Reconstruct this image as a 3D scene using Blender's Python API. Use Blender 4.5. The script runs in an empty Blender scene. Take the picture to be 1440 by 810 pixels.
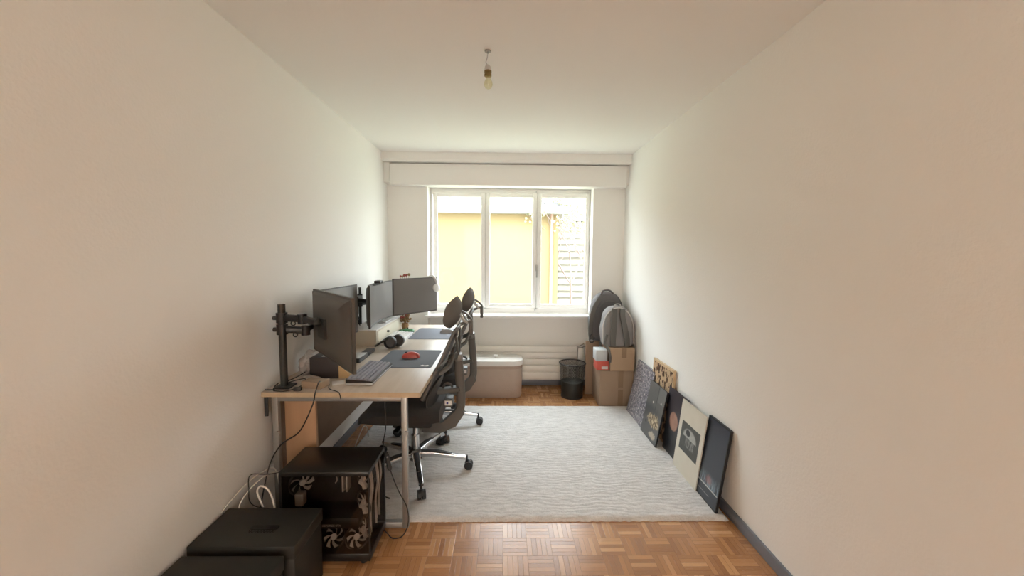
import bpy, bmesh, math, random
from mathutils import Vector, Matrix, Euler, noise
random.seed(7)
PI = math.pi
C = bpy.context.scene.collection
S = bpy.context.scene

# ------------------------------------------------------------------ materials
def mat(name, col, rough=0.6, metal=0.0, bump=0.0, bscale=60, spec=0.5, vary=0.0, vscale=6, alpha=None, coat=0.0, sheen=0.0, bstretch=None):
    m = bpy.data.materials.new(name); m.use_nodes = True
    nt = m.node_tree; b = nt.nodes['Principled BSDF']
    b.inputs['Base Color'].default_value = (*col, 1); b.inputs['Roughness'].default_value = rough
    b.inputs['Metallic'].default_value = metal; b.inputs['Specular IOR Level'].default_value = spec
    b.inputs['Coat Weight'].default_value = coat
    if sheen: b.inputs['Sheen Weight'].default_value = sheen
    tc = nt.nodes.new('ShaderNodeTexCoord')
    if bump:
        n = nt.nodes.new('ShaderNodeTexNoise'); n.inputs['Scale'].default_value = bscale; n.inputs['Detail'].default_value = 4
        if bstretch:
            mp = nt.nodes.new('ShaderNodeMapping'); mp.inputs['Scale'].default_value = bstretch
            nt.links.new(tc.outputs['Object'], mp.inputs['Vector']); nt.links.new(mp.outputs[0], n.inputs['Vector'])
        else: nt.links.new(tc.outputs['Object'], n.inputs['Vector'])
        bp = nt.nodes.new('ShaderNodeBump'); bp.inputs['Strength'].default_value = bump; bp.inputs['Distance'].default_value = 0.01
        nt.links.new(n.outputs['Fac'], bp.inputs['Height']); nt.links.new(bp.outputs[0], b.inputs['Normal'])
    if vary:
        n = nt.nodes.new('ShaderNodeTexNoise'); n.inputs['Scale'].default_value = vscale; n.inputs['Detail'].default_value = 5
        nt.links.new(tc.outputs['Object'], n.inputs['Vector'])
        mx = nt.nodes.new('ShaderNodeMix'); mx.data_type = 'RGBA'
        mx.inputs[6].default_value = (*[c*(1-vary) for c in col], 1); mx.inputs[7].default_value = (*[min(1, c*(1+vary)) for c in col], 1)
        nt.links.new(n.outputs['Fac'], mx.inputs[0]); nt.links.new(mx.outputs[2], b.inputs['Base Color'])
    if alpha is not None: b.inputs['Alpha'].default_value = alpha
    return m

class N:   # tiny node helper
    def __init__(s, m): s.t = m.node_tree; s.b = s.t.nodes['Principled BSDF']
    def new(s, k, **kw):
        n = s.t.nodes.new(k)
        for a, v in kw.items(): setattr(n, a, v)
        return n
    def put(s, sock, v):
        if isinstance(v, (int, float)): sock.default_value = v
        elif isinstance(v, tuple): sock.default_value = (*v, 1) if len(v) == 3 and sock.type == 'RGBA' else v
        else: s.t.links.new(v, sock)
    def math(s, op, a, b=None, c=None):
        n = s.new('ShaderNodeMath', operation=op)
        for i, v in enumerate((a, b, c)):
            if v is not None: s.put(n.inputs[i], v)
        return n.outputs[0]
    def mix(s, f, a, b):
        n = s.new('ShaderNodeMix', data_type='RGBA'); s.put(n.inputs[0], f); s.put(n.inputs[6], a); s.put(n.inputs[7], b)
        return n.outputs[2]
    def mixf(s, f, a, b):
        n = s.new('ShaderNodeMix', data_type='FLOAT'); s.put(n.inputs[0], f); s.put(n.inputs[2], a); s.put(n.inputs[3], b)
        return n.outputs[0]
    def xyz(s):
        tc = s.new('ShaderNodeTexCoord'); sp = s.new('ShaderNodeSeparateXYZ'); s.t.links.new(tc.outputs['Object'], sp.inputs[0])
        s.obj = tc.outputs['Object']; return sp.outputs[0], sp.outputs[1], sp.outputs[2]
    def comb(s, x, y, z=0.0):
        n = s.new('ShaderNodeCombineXYZ'); s.put(n.inputs[0], x); s.put(n.inputs[1], y); s.put(n.inputs[2], z); return n.outputs[0]
    def noise(s, vec, scale, detail=3, rough=0.5):
        n = s.new('ShaderNodeTexNoise'); s.put(n.inputs['Vector'], vec); n.inputs['Scale'].default_value = scale
        n.inputs['Detail'].default_value = detail; n.inputs['Roughness'].default_value = rough; return n.outputs['Fac']
    def step(s, v, lo, hi):
        n = s.new('ShaderNodeMapRange', clamp=True); s.put(n.inputs[0], v); n.inputs[1].default_value = lo; n.inputs[2].default_value = hi
        return n.outputs[0]
    def ell(s, u, v, cx, cy, rx, ry, soft=0.15):      # 1 inside the ellipse
        a = s.math('DIVIDE', s.math('SUBTRACT', u, cx), rx); b = s.math('DIVIDE', s.math('SUBTRACT', v, cy), ry)
        r = s.math('SQRT', s.math('ADD', s.math('MULTIPLY', a, a), s.math('MULTIPLY', b, b)))
        return s.math('SUBTRACT', 1.0, s.step(r, 1-soft, 1+soft))
    def rect(s, u, v, x0, x1, y0, y1):
        g = s.math
        return g('MULTIPLY', g('MULTIPLY', g('GREATER_THAN', u, x0), g('LESS_THAN', u, x1)), g('MULTIPLY', g('GREATER_THAN', v, y0), g('LESS_THAN', v, y1)))

WALL = mat('wall_plaster', (0.862, 0.853, 0.827), 0.85, bump=0.12, bscale=90)
CEIL = mat('ceiling_paint', (0.856, 0.84, 0.822), 0.9, bump=0.05, bscale=70)
WHITE = mat('white_lacquer', (0.85, 0.84, 0.82), 0.4)
WPVC = mat('window_lacquer', (0.84, 0.83, 0.81), 0.35)
RADM = mat('radiator_enamel', (0.84, 0.82, 0.78), 0.35)
BASEB = mat('grey_baseboard', (0.17, 0.185, 0.22), 0.35, vary=0.06)
BLACK = mat('black_plastic', (0.022, 0.021, 0.022), 0.45)
BLACKM = mat('matte_black_metal', (0.024, 0.025, 0.022), 0.5, vary=0.1)
SATIN = mat('satin_black_steel', (0.012, 0.011, 0.010), 0.32)
CHARC = mat('veiled_charcoal_plastic', (0.100, 0.095, 0.086), 0.45)  # charcoal paled in the colour to stand in for lens veil
FAB = mat('black_mesh_fabric', (0.028, 0.025, 0.024), 0.9, bump=0.25, bscale=400, sheen=0.15)
SCREEN = mat('veiled_screen_glass', (0.15, 0.134, 0.123), 0.38, spec=0.6)  # dark screen painted greyer, in place of the glare veil over it
HOUS = mat('veiled_monitor_housing', (0.070, 0.063, 0.056), 0.5)  # back housing lightened too, the veil put into its colour
STEEL = mat('grey_steel', (0.34, 0.335, 0.32), 0.4, metal=0.6)
CHROME = mat('polished_aluminium', (0.72, 0.72, 0.73), 0.18, metal=1.0)
SILVER = mat('silver_plastic', (0.55, 0.55, 0.55), 0.3, metal=0.4)
BEIGE = mat('cream_board', (0.62, 0.56, 0.46), 0.5)
CARD = mat('brown_cardboard', (0.40, 0.28, 0.185), 0.85, vary=0.08, vscale=5)
CARD2 = mat('dark_cardboard', (0.33, 0.235, 0.165), 0.85, vary=0.08, vscale=7)
TAPE = mat('brown_packing_tape', (0.25, 0.165, 0.10), 0.3)
RUBR = mat('rubber_mat', (0.115, 0.125, 0.15), 0.75)
RED = mat('red_plastic', (0.55, 0.10, 0.085), 0.3)
REDB = mat('red_carton', (0.58, 0.10, 0.07), 0.6)
GREEN = mat('green_plastic', (0.10, 0.30, 0.15), 0.35)
CABLE = mat('black_cable', (0.015, 0.014, 0.014), 0.5)
WCAB = mat('white_cable', (0.72, 0.69, 0.64), 0.45)
HAMP = mat('woven_beige_cloth', (0.43, 0.345, 0.29), 0.9, bump=0.35, bscale=160, vary=0.05, vscale=14)
HLID = mat('hamper_lid', (0.72, 0.70, 0.68), 0.7)
BAGD = mat('veiled_dark_grey_nylon', (0.110, 0.103, 0.106), 0.8, bump=0.3, bscale=40, vary=0.2, vscale=12)  # darker nylon raised in tone to carry the window's veiling glare
BAGL = mat('veiled_grey_nylon', (0.25, 0.235, 0.235), 0.8, bump=0.3, bscale=40, vary=0.15, vscale=10)  # grey nylon, with some of the veil painted into the colour
PIPE = mat('pale_piping', (0.55, 0.52, 0.50), 0.7)
WPLAS = mat('white_plastic', (0.80, 0.79, 0.78), 0.35)
PALE = mat('pale_paper', (0.62, 0.58, 0.54), 0.8, vary=0.15, vscale=30)
GREYC = mat('grey_carton', (0.52, 0.54, 0.55), 0.6)
BRASS = mat('aged_brass', (0.22, 0.15, 0.06), 0.35, metal=0.8)
FANW = mat('pale_fan_plastic', (0.60, 0.58, 0.56), 0.4)
DBOARD = mat('circuit_board', (0.02, 0.016, 0.014), 0.6, vary=0.4, vscale=30)
FLOWR = mat('dried_red_berries', (0.30, 0.06, 0.05), 0.7)
TWIG = mat('dried_twigs', (0.26, 0.17, 0.08), 0.8)

def glass(name, tint, a, rough=0.05):
    m = bpy.data.materials.new(name); m.use_nodes = True; nt = m.node_tree; nt.nodes.clear()
    o = nt.nodes.new('ShaderNodeOutputMaterial'); mx = nt.nodes.new('ShaderNodeMixShader')
    t = nt.nodes.new('ShaderNodeBsdfTransparent'); t.inputs[0].default_value = (*tint, 1)
    g = nt.nodes.new('ShaderNodeBsdfGlossy'); g.inputs['Roughness'].default_value = rough
    mx.inputs[0].default_value = a
    nt.links.new(t.outputs[0], mx.inputs[1]); nt.links.new(g.outputs[0], mx.inputs[2]); nt.links.new(mx.outputs[0], o.inputs[0])
    return m
WGLASS = glass('window_glass', (0.96, 0.97, 0.96), 0.012)
TGLASS = glass('smoked_case_glass', (0.82, 0.79, 0.76), 0.045)
BGLASS = glass('bulb_glass', (0.90, 0.88, 0.72), 0.12, 0.1)

def parquet():
    m = mat('mosaic_parquet', (0.4, 0.2, 0.1), 0.38); n = N(m); x, y, z = n.xyz(); g = n.math
    T = 0.12
    fx, fy = g('DIVIDE', x, T), g('DIVIDE', y, T)
    cx, cy = g('FLOOR', fx), g('FLOOR', fy)
    par = g('ABSOLUTE', g('MODULO', g('ADD', cx, cy), 2.0))
    ux, uy = g('SUBTRACT', fx, cx), g('SUBTRACT', fy, cy)
    f = g('MULTIPLY', n.mixf(par, ux, uy), 5.0); l = n.mixf(par, uy, ux)
    fi = g('FLOOR', f); fr = g('SUBTRACT', f, fi)
    wn = n.new('ShaderNodeTexWhiteNoise', noise_dimensions='3D')
    n.put(wn.inputs['Vector'], n.comb(g('ADD', g('MULTIPLY', cx, 1.37), 0.31), g('ADD', g('MULTIPLY', cy, 2.11), 0.17), g('ADD', fi, 0.5)))
    cr = n.new('ShaderNodeValToRGB'); e = cr.color_ramp.elements
    e[0].position = 0; e[0].color = (0.37, 0.185, 0.085, 1); e[1].position = 1; e[1].color = (0.76, 0.45, 0.225, 1)
    k = e.new(0.45); k.color = (0.52, 0.26, 0.11, 1); k = e.new(0.8); k.color = (0.62, 0.335, 0.15, 1)
    n.put(cr.inputs[0], wn.outputs['Value'])
    gv = n.comb(g('MULTIPLY', f, 5.0), g('MULTIPLY', l, 1.3), g('MULTIPLY', wn.outputs['Value'], 37.0))
    gr = n.noise(gv, 2.2, 4, 0.6)
    col = n.mix(g('MULTIPLY', gr, 0.55), cr.outputs[0], (0.26, 0.105, 0.045))
    d1 = g('MINIMUM', fr, g('SUBTRACT', 1.0, fr)); d2 = g('MULTIPLY', g('MINIMUM', l, g('SUBTRACT', 1.0, l)), 5.0)
    joint = g('SUBTRACT', 1.0, n.step(g('MINIMUM', d1, d2), 0.0, 0.05))
    col = n.mix(g('MULTIPLY', joint, 0.7), col, (0.12, 0.05, 0.025))
    n.put(n.b.inputs['Base Color'], col)
    n.put(n.b.inputs['Roughness'], g('ADD', 0.20, g('MULTIPLY', gr, 0.12)))
    bp = n.new('ShaderNodeBump'); bp.inputs['Strength'].default_value = 0.25; bp.inputs['Distance'].default_value = 0.002
    n.put(bp.inputs['Height'], g('SUBTRACT', 1.0, joint)); n.put(n.b.inputs['Normal'], bp.outputs[0])
    return m
PARQ = parquet()

def woodtop(name, c1, c2, sc=(14, 1.2, 14), rough=0.35):
    m = mat(name, c1, rough); n = N(m); n.xyz()
    mp = n.new('ShaderNodeMapping'); mp.inputs['Scale'].default_value = sc; n.put(mp.inputs[0], n.obj)
    f = n.noise(mp.outputs[0], 1.6, 5, 0.6); n.put(n.b.inputs['Base Color'], n.mix(n.step(f, 0.3, 0.7), c1, c2)); return m
OAK = woodtop('pale_oak_laminate', (0.60, 0.52, 0.445), (0.52, 0.44, 0.365))
EDGE = woodtop('oak_edge_band', (0.56, 0.44, 0.30), (0.49, 0.37, 0.24))
OAKD = woodtop('brown_oak_panel', (0.30, 0.195, 0.125), (0.25, 0.16, 0.10), (1.2, 8, 8), 0.5)
OAKM = woodtop('warm_oak_board', (0.50, 0.30, 0.17), (0.42, 0.25, 0.14), (10, 10, 1), 0.5)
FRAMEW = woodtop('light_pine_frame', (0.60, 0.45, 0.28), (0.5, 0.36, 0.2))

def rugmat():
    m = mat('ivory_wool_pile', (0.7, 0.68, 0.66), 0.95, sheen=0.3); n = N(m); x, y, z = n.xyz(); g = n.math
    mp = n.new('ShaderNodeMapping'); mp.inputs['Scale'].default_value = (1.0, 2.6, 1); n.put(mp.inputs[0], n.obj)
    a = n.noise(mp.outputs[0], 14, 5, 0.65); b = n.noise(n.obj, 160, 3, 0.7); c = n.noise(n.obj, 1.6, 2)
    t = g('ADD', g('MULTIPLY', a, 0.6), g('MULTIPLY', b, 0.5))
    col = n.mix(n.step(t, 0.38, 0.70), (0.58, 0.57, 0.56), (0.90, 0.89, 0.885))
    col = n.mix(g('MULTIPLY', c, 0.25), col, (0.70, 0.69, 0.70))
    n.put(n.b.inputs['Base Color'], col)
    w = n.new('ShaderNodeTexWave', wave_type='BANDS', bands_direction='Y'); w.inputs['Scale'].default_value = 9
    w.inputs['Distortion'].default_value = 9; w.inputs['Detail'].default_value = 3; n.put(w.inputs['Vector'], n.obj)
    bp = n.new('ShaderNodeBump'); bp.inputs['Strength'].default_value = 0.9; bp.inputs['Distance'].default_value = 0.016
    n.put(bp.inputs['Height'], g('ADD', g('ADD', t, 0.0), g('MULTIPLY', w.outputs['Fac'], 0.25))); n.put(n.b.inputs['Normal'], bp.outputs[0])
    return m
RUG = rugmat()

# ------------------------------------------------------------------ mesh helpers
def BM(): return bmesh.new()
def box(bm, x0, x1, y0, y1, z0, z1, bev=0.0, M=None, seg=2):
    vs = bmesh.ops.create_cube(bm, size=1.0)['verts']
    for v in vs: v.co = Vector(((x0+x1)/2 + v.co.x*(x1-x0), (y0+y1)/2 + v.co.y*(y1-y0), (z0+z1)/2 + v.co.z*(z1-z0)))
    fs = set(f for v in vs for f in v.link_faces); es = set(e for v in vs for e in v.link_edges)
    out = list(vs)
    if bev > 0:
        r = bmesh.ops.bevel(bm, geom=list(vs)+list(es), offset=bev, segments=seg, affect='EDGES', profile=0.5)
        out = list(set(v for f in r['faces'] for v in f.verts) | set(v for v in vs if v.is_valid))
    if M is not None:
        for v in out: v.co = M @ v.co
    return out
def cyl(bm, p0, p1, r0, r1=None, seg=16, caps=True):
    if r1 is None: r1 = r0
    p0, p1 = Vector(p0), Vector(p1); d = (p1-p0); L = d.length
    q = Vector((0, 0, 1)).rotation_difference(d.normalized())
    M = Matrix.Translation((p0+p1)/2) @ q.to_matrix().to_4x4()
    return bmesh.ops.create_cone(bm, cap_ends=caps, segments=seg, radius1=r0, radius2=r1, depth=L, matrix=M)['verts']
def ball(bm, c, r, seg=16, M=None):
    if not isinstance(r, (tuple, list)): r = (r, r, r)
    vs = bmesh.ops.create_uvsphere(bm, u_segments=seg, v_segments=max(6, seg//2+2), radius=1)['verts']
    for v in vs:
        v.co = Vector((v.co.x*r[0], v.co.y*r[1], v.co.z*r[2]))
        if M is not None: v.co = M @ v.co
        v.co += Vector(c)
    return vs
def smoothpath(pts, n=6):
    P = [Vector(p) for p in pts]
    if len(P) < 3: return P
    out = []
    for i in range(len(P)-1):
        a, b, c, d = P[max(i-1, 0)], P[i], P[i+1], P[min(i+2, len(P)-1)]
        for k in range(n):
            t = k/n
            out.append(0.5*((2*b)+(-a+c)*t+(2*a-5*b+4*c-d)*t*t+(-a+3*b-3*c+d)*t**3))
    out.append(P[-1]); return out
def sweep(bm, pts, prof, up=(0, 0, 1), scales=None, caps=True):
    """sweep a closed 2D profile (side, up) along pts"""
    rings = []; up = Vector(up); last = None
    for i, p in enumerate(pts):
        t = (pts[min(i+1, len(pts)-1)] - pts[max(i-1, 0)])
        if t.length < 1e-9: t = Vector((0, 0, 1))
        t.normalize()
        s = t.cross(last if last is not None else up)
        if s.length < 1e-4: s = t.cross(Vector((1, 0, 0)))
        if s.length < 1e-4: s = t.cross(Vector((0, 1, 0)))
        s.normalize(); u = s.cross(t).normalized()
        if last is not None: last = u
        else: last = u
        k = scales[i] if scales else 1.0
        rings.append([bm.verts.new(p + s*a*k + u*b*k) for a, b in prof])
    n = len(prof)
    for r0, r1 in zip(rings, rings[1:]):
        for j in range(n): bm.faces.new((r0[j], r0[(j+1) % n], r1[(j+1) % n], r1[j]))
    if caps:
        bm.faces.new(rings[0][::-1]); bm.faces.new(rings[-1])
def circ(r, n=8): return [(r*math.cos(2*PI*i/n), r*math.sin(2*PI*i/n)) for i in range(n)]
def rrect(w, h, r, n=3):
    out = []
    for cx, cy, a0 in ((w/2-r, h/2-r, 0), (-w/2+r, h/2-r, 90), (-w/2+r, -h/2+r, 180), (w/2-r, -h/2+r, 270)):
        for k in range(n+1):
            a = math.radians(a0+90*k/n); out.append((cx+r*math.cos(a), cy+r*math.sin(a)))
    return out
def tube(bm, pts, r, n=8, sm=6, scales=None): sweep(bm, smoothpath(pts, sm), circ(r, n))
def prism(bm, poly, z0, z1, axis='z', M=None):
    def P(a, b, c):
        v = {'z': Vector((a, b, c)), 'y': Vector((a, c, b)), 'x': Vector((c, a, b))}[axis]
        return M @ v if M is not None else v
    lo = [bm.verts.new(P(a, b, z0)) for a, b in poly]; hi = [bm.verts.new(P(a, b, z1)) for a, b in poly]
    n = len(poly); bm.faces.new(lo[::-1]); bm.faces.new(hi)
    for i in range(n): bm.faces.new((lo[i], lo[(i+1) % n], hi[(i+1) % n], hi[i]))
    return lo+hi
def lathe(bm, prof, c, seg=24, sx=1.0, sy=1.0, M=None):
    rings = []
    for r, z in prof:
        ring = []
        for i in range(seg):
            a = 2*PI*i/seg; v = Vector((r*math.cos(a)*sx, r*math.sin(a)*sy, z))
            if M is not None: v = M @ v
            ring.append(bm.verts.new(v + Vector(c)))
        rings.append(ring)
    for r0, r1 in zip(rings, rings[1:]):
        for j in range(seg): bm.faces.new((r0[j], r0[(j+1) % seg], r1[(j+1) % seg], r1[j]))
    if prof[0][0] > 1e-6: bm.faces.new(rings[0][::-1])
    if prof[-1][0] > 1e-6: bm.faces.new(rings[-1])
    bmesh.ops.remove_doubles(bm, verts=[v for r in rings for v in r], dist=1e-6)
def torus(bm, c, R, r, M=None, a0=0, a1=2*PI, seg=32, n=8):
    full = abs(a1-a0-2*PI) < 1e-6; rings = []
    for i in range(seg if full else seg+1):
        a = a0+(a1-a0)*i/seg; ring = []
        for j in range(n):
            b = 2*PI*j/n; v = Vector(((R+r*math.cos(b))*math.cos(a), (R+r*math.cos(b))*math.sin(a), r*math.sin(b)))
            if M is not None: v = M @ v
            ring.append(bm.verts.new(v+Vector(c)))
        rings.append(ring)
    m = len(rings)
    for i in range(m if full else m-1):
        r0, r1 = rings[i], rings[(i+1) % m]
        for j in range(n): bm.faces.new((r0[j], r1[j], r1[(j+1) % n], r0[(j+1) % n]))
    if not full: bm.faces.new(rings[0]); bm.faces.new(rings[-1][::-1])
def rootloc(p):
    v = Vector((0, 0, 0))
    while p is not None: v += p.location; p = p.parent
    return v
def obj(name, bm, m, parent=None, smooth=True, origin=None, ang=35):
    bmesh.ops.recalc_face_normals(bm, faces=bm.faces)
    off = rootloc(parent) if parent is not None else Vector(origin or (0, 0, 0))
    for v in bm.verts: v.co -= off
    me = bpy.data.meshes.new(name); bm.to_mesh(me); bm.free()
    for mm in (m if isinstance(m, (list, tuple)) else [m]): me.materials.append(mm)
    if smooth:
        for p in me.polygons: p.use_smooth = True
        me.set_sharp_from_angle(angle=math.radians(ang))
    o = bpy.data.objects.new(name, me); C.objects.link(o); o.parent = parent
    if parent is None: o.location = off
    return o
def thing(name, label, cat, loc=(0, 0, 0), group=None):
    o = bpy.data.objects.new(name, None); o.empty_display_size = 0.1; C.objects.link(o); o.location = loc
    o['label'] = label; o['category'] = cat
    if group: o['group'] = group
    return o
def tag(o, label, cat, group=None):
    o['label'] = label; o['category'] = cat
    if group: o['group'] = group
    return o
def struct(name, bm, m, parent=None, smooth=False):
    o = obj(name, bm, m, parent, smooth)
    if parent is None: o['kind'] = 'structure'
    return o
def copy_tree(o, parent=None):
    c = o.copy(); C.objects.link(c); c.parent = parent
    for ch in list(o.children): copy_tree(ch, c)
    return c

# ------------------------------------------------------------------ the room
XL, XR, ZC = -1.225, 1.26, 2.45
YB, YN, YF = 4.22, 4.34, -0.6
b = BM(); box(b, XL-0.2, XR+0.2, YF-0.1, 4.5, -0.2, 0); struct('floor', b, PARQ)
b = BM(); box(b, XL-0.2, XR+0.2, YF-0.1, 4.5, ZC, ZC+0.2); struct('ceiling', b, CEIL)
b = BM(); box(b, XL-0.2, XL, YF-0.1, 4.5, 0, ZC); struct('wall_left', b, WALL)
b = BM(); box(b, XR, XR+0.2, YF-0.1, 4.5, 0, ZC); struct('wall_right', b, WALL)
NX0, NX1 = -0.812, 0.925
b = BM()
box(b, XL, NX0, YB, YN+0.005, 0, ZC); box(b, NX1, XR, YB, YN+0.005, 0, ZC)
box(b, NX0, NX1, YB, YN+0.005, 2.155, ZC)
box(b, XL, -0.86, YN, 4.5, 0, ZC); box(b, 0.98, XR, YN, 4.5, 0, ZC)
box(b, -0.86, 0.98, YN, 4.5, 0, 0.775); box(b, -0.86, 0.98, YN, 4.5, 2.165, ZC)
struct('wall_back', b, WALL)
b = BM()
DX0, DX1, DZ1, HY = -0.95, 0.95, 2.20, -5.0
box(b, XL, DX0, YF-0.1, YF, 0, ZC); box(b, DX1, XR, YF-0.1, YF, 0, ZC); box(b, DX0, DX1, YF-0.1, YF, DZ1, ZC)  # unseen doorway, made wide to let the hall fill light through
struct('wall_front', b, WALL)
# hallway added behind the camera, unseen, to bounce fill light into the room
b = BM()
box(b, -1.6, 1.6, HY-0.1, HY, 0, ZC); box(b, -1.7, -1.6, HY-0.1, YF-0.1, 0, ZC); box(b, 1.6, 1.7, HY-0.1, YF-0.1, 0, ZC)
box(b, -1.6, XL-0.2, YF-0.2, YF-0.1, 0, ZC); box(b, XR+0.2, 1.6, YF-0.2, YF-0.1, 0, ZC)
struct('wall_added_hall', b, WALL)
b = BM(); box(b, -1.7, 1.7, HY-0.1, YF-0.1, -0.2, 0); o = struct('floor_added_hall', b, PARQ)
b = BM(); box(b, -1.7, 1.7, HY-0.1, YF-0.1, ZC, ZC+0.2); struct('ceiling_added_hall', b, CEIL)
# baseboards
def bb(name, x0, x1, y0, y1):
    b = BM(); box(b, x0, x1, y0, y1, 0, 0.062, 0.003); struct(name, b, BASEB, smooth=True)
bb('baseboard_left', XL, XL+0.014, YF, YB); bb('baseboard_right', XR-0.014, XR, YF, YB)
b = BM(); box(b, NX0, NX1, YN-0.012, YN, 0, 0.062, 0.003); box(b, XL+0.014, NX0, YB-0.012, YB, 0, 0.062, 0.003); box(b, NX1, XR-0.014, YB-0.012, YB, 0, 0.062, 0.003)
struct('baseboard_back', b, BASEB, smooth=True)
# ceiling lintel over the shutter box, and the shutter box
b = BM()
prism(b, [(4.035, ZC), (4.035, 2.385), (4.05, 2.362), (YB, 2.362), (YB, ZC)], XL, XR, 'x'); struct('trim_1', b, WALL)
b = BM(); box(b, -1.165, 1.235, 4.10, YB, 2.142, 2.352, 0.004)
o = struct('trim_2', b, WHITE, smooth=True)
b = BM(); box(b, XL, -1.171, 4.115, YB, 2.165, 2.362); box(b, 1.241, XR, 4.115, YB, 2.165, 2.362); struct('trim_3', b, WALL)

# window: fixed frame, three glazed sashes, a handle and the sill
def ring(b, x0, x1, z0, z1, w, y0, y1, bev=0.004):
    box(b, x0, x0+w, y0, y1, z0, z1, bev); box(b, x1-w, x1, y0, y1, z0, z1, bev)
    box(b, x0+w*0.9, x1-w*0.9, y0, y1, z0, z0+w, bev); box(b, x0+w*0.9, x1-w*0.9, y0, y1, z1-w, z1, bev)
win = bpy.data.objects.new('window_1', None); C.objects.link(win); win.location = (0.06, 4.38, 0.80); win['kind'] = 'structure'
b = BM(); ring(b, -0.855, 0.975, 0.80, 2.16, 0.068, 4.385, 4.44)
box(b, -0.235, -0.194, 4.385, 4.44, 0.85, 2.12, 0.003); box(b, 0.33, 0.37, 4.385, 4.44, 0.85, 2.12, 0.003)
obj('window_frame', b, WPVC, win)
panes = [(-0.728, -0.263, 0.05), (-0.168, 0.305, 0.042), (0.392, 0.878, 0.042)]
for i, (x0, x1, w) in enumerate(panes):
    b = BM(); ring(b, x0-w, x1+w, 0.917-0.055, 2.056+0.055, w if False else 0.0455, 4.365, 4.40, 0.005)
    o = obj('sash', b, WPVC, win)
    for v in o.data.vertices: pass
    b = BM(); box(b, x0-0.01, x1+0.01, 4.380, 4.386, 0.90, 2.065); obj('window_pane', b, WGLASS, o, smooth=False)
b = BM(); box(b, 0.338, 0.360, 4.352, 4.366, 1.27, 1.345, 0.004); cyl(b, (0.349, 4.366, 1.335), (0.349, 4.335, 1.335), 0.008)
box(b, 0.341, 0.357, 4.326, 4.340, 1.20, 1.345, 0.005); obj('window_handle', b, STEEL, win)
for zz in (2.125, 0.845):
    b = BM(); cyl(b, (0.335, 4.372, zz-0.012), (0.335, 4.372, zz+0.012), 0.006); obj('hinge_pin', b, SILVER, win)
b = BM(); box(b, -0.84, 0.955, 4.185, 4.385, 0.776, 0.801, 0.004); obj('window_sill', b, WHITE, win)

# radiator in the niche
t = thing('radiator', 'low cream radiator of flat horizontal bars under the window', 'radiator', (0.02, 4.27, 0.09))
b = BM()
for z0, z1 in ((0.092, 0.172), (0.184, 0.252), (0.256, 0.322), (0.326, 0.392), (0.396, 0.460)):
    box(b, -0.74, 0.795, 4.245, 4.262, z0, z1, 0.004)
box(b, -0.735, 0.79, 4.262, 4.30, 0.10, 0.455, 0.004)
obj('radiator_panel', b, RADM, t)
b = BM(); box(b, 0.805, 0.865, 4.25, 4.30, 0.0, 0.44, 0.006); obj('pipe_cover', b, RADM, t)
b = BM(); cyl(b, (0.80, 4.27, 0.445), (0.845, 4.27, 0.455), 0.014); cyl(b, (0.835, 4.27, 0.45), (0.875, 4.262, 0.475), 0.020, 0.017)
obj('thermostat_valve', b, STEEL, t)
for x in (-0.5, 0.5):
    b = BM(); box(b, x, x+0.02, 4.30, YN, 0.12, 0.42); obj('wall_bracket', b, RADM, t)

# bare bulb on the ceiling
t = thing('pendant_bulb', 'bare glass bulb hanging in its socket from a ceiling hook', 'light bulb', (-0.093, 2.07, 2.45))
b = BM(); lathe(b, [(0.016, 2.45), (0.015, 2.444), (0.006, 2.441)], (-0.092, 2.07, 0), 16); cyl(b, (-0.092, 2.07, 2.442), (-0.092, 2.07, 2.436), 0.004); obj('ceiling_hook', b, STEEL, t)
b = BM(); tube(b, [(-0.092, 2.07, 2.440), (-0.095, 2.07, 2.415), (-0.101, 2.07, 2.395), (-0.094, 2.07, 2.382), (-0.092, 2.07, 2.37)], 0.0022); obj('wire', b, SILVER, t)
b = BM(); lathe(b, [(0.006, 2.382), (0.014, 2.374), (0.017, 2.36), (0.0175, 2.352)], (-0.092, 2.07, 0)); obj('socket_cap', b, SILVER, t)
b = BM(); lathe(b, [(0.0185, 2.353), (0.0185, 2.344), (0.016, 2.343), (0.016, 2.337), (0.0185, 2.336), (0.0185, 2.328), (0.013, 2.326)], (-0.091, 2.07, 0)); obj('socket_ring', b, BRASS, t)
b = BM(); lathe(b, [(0.011, 2.33), (0.013, 2.315), (0.020, 2.298), (0.021, 2.286), (0.016, 2.272), (0.004, 2.266), (0.0001, 2.2655)], (-0.089, 2.07, 0)); obj('glass_bulb', b, BGLASS, t)

# ------------------------------------------------------------------ rug
b = BM(); nx, ny = 300, 230; RX0, RX1, RY0, RY1 = -1.10, 1.235, 2.045, 3.685; grid = []
for j in range(ny+1):
    row = []
    for i in range(nx+1):
        u, v = i/nx, j/ny; x, y = RX0+(RX1-RX0)*u, RY0+(RY1-RY0)*v
        e = min(u*(RX1-RX0), (1-u)*(RX1-RX0), v*(RY1-RY0), (1-v)*(RY1-RY0))
        h = 0.020*min(1, (e/0.02))**0.5 + 0.0016*(0.6-abs(noise.noise(Vector((x*13+y*4+2*noise.noise(Vector((x*5, y*5, 9))), y*21+4*noise.noise(Vector((x*3, y*3, 5))), 0))))*2) + 0.0009*noise.noise(Vector((x*60, y*60, 3)))
        if e < 1e-6:
            h = 0.002; w = 0.004*noise.noise(Vector((x*40, y*40, 7)))
            if i in (0, nx): x += w
            if j in (0, ny): y += w
        row.append(b.verts.new((x, y, max(h, 0.002))))
    grid.append(row)
for j in range(ny):
    for i in range(nx): b.faces.new((grid[j][i], grid[j][i+1], grid[j+1][i+1], grid[j+1][i]))
border = grid[0] + [grid[j][nx] for j in range(1, ny+1)] + grid[ny][nx-1::-1] + [grid[j][0] for j in range(ny-1, 0, -1)]
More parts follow.
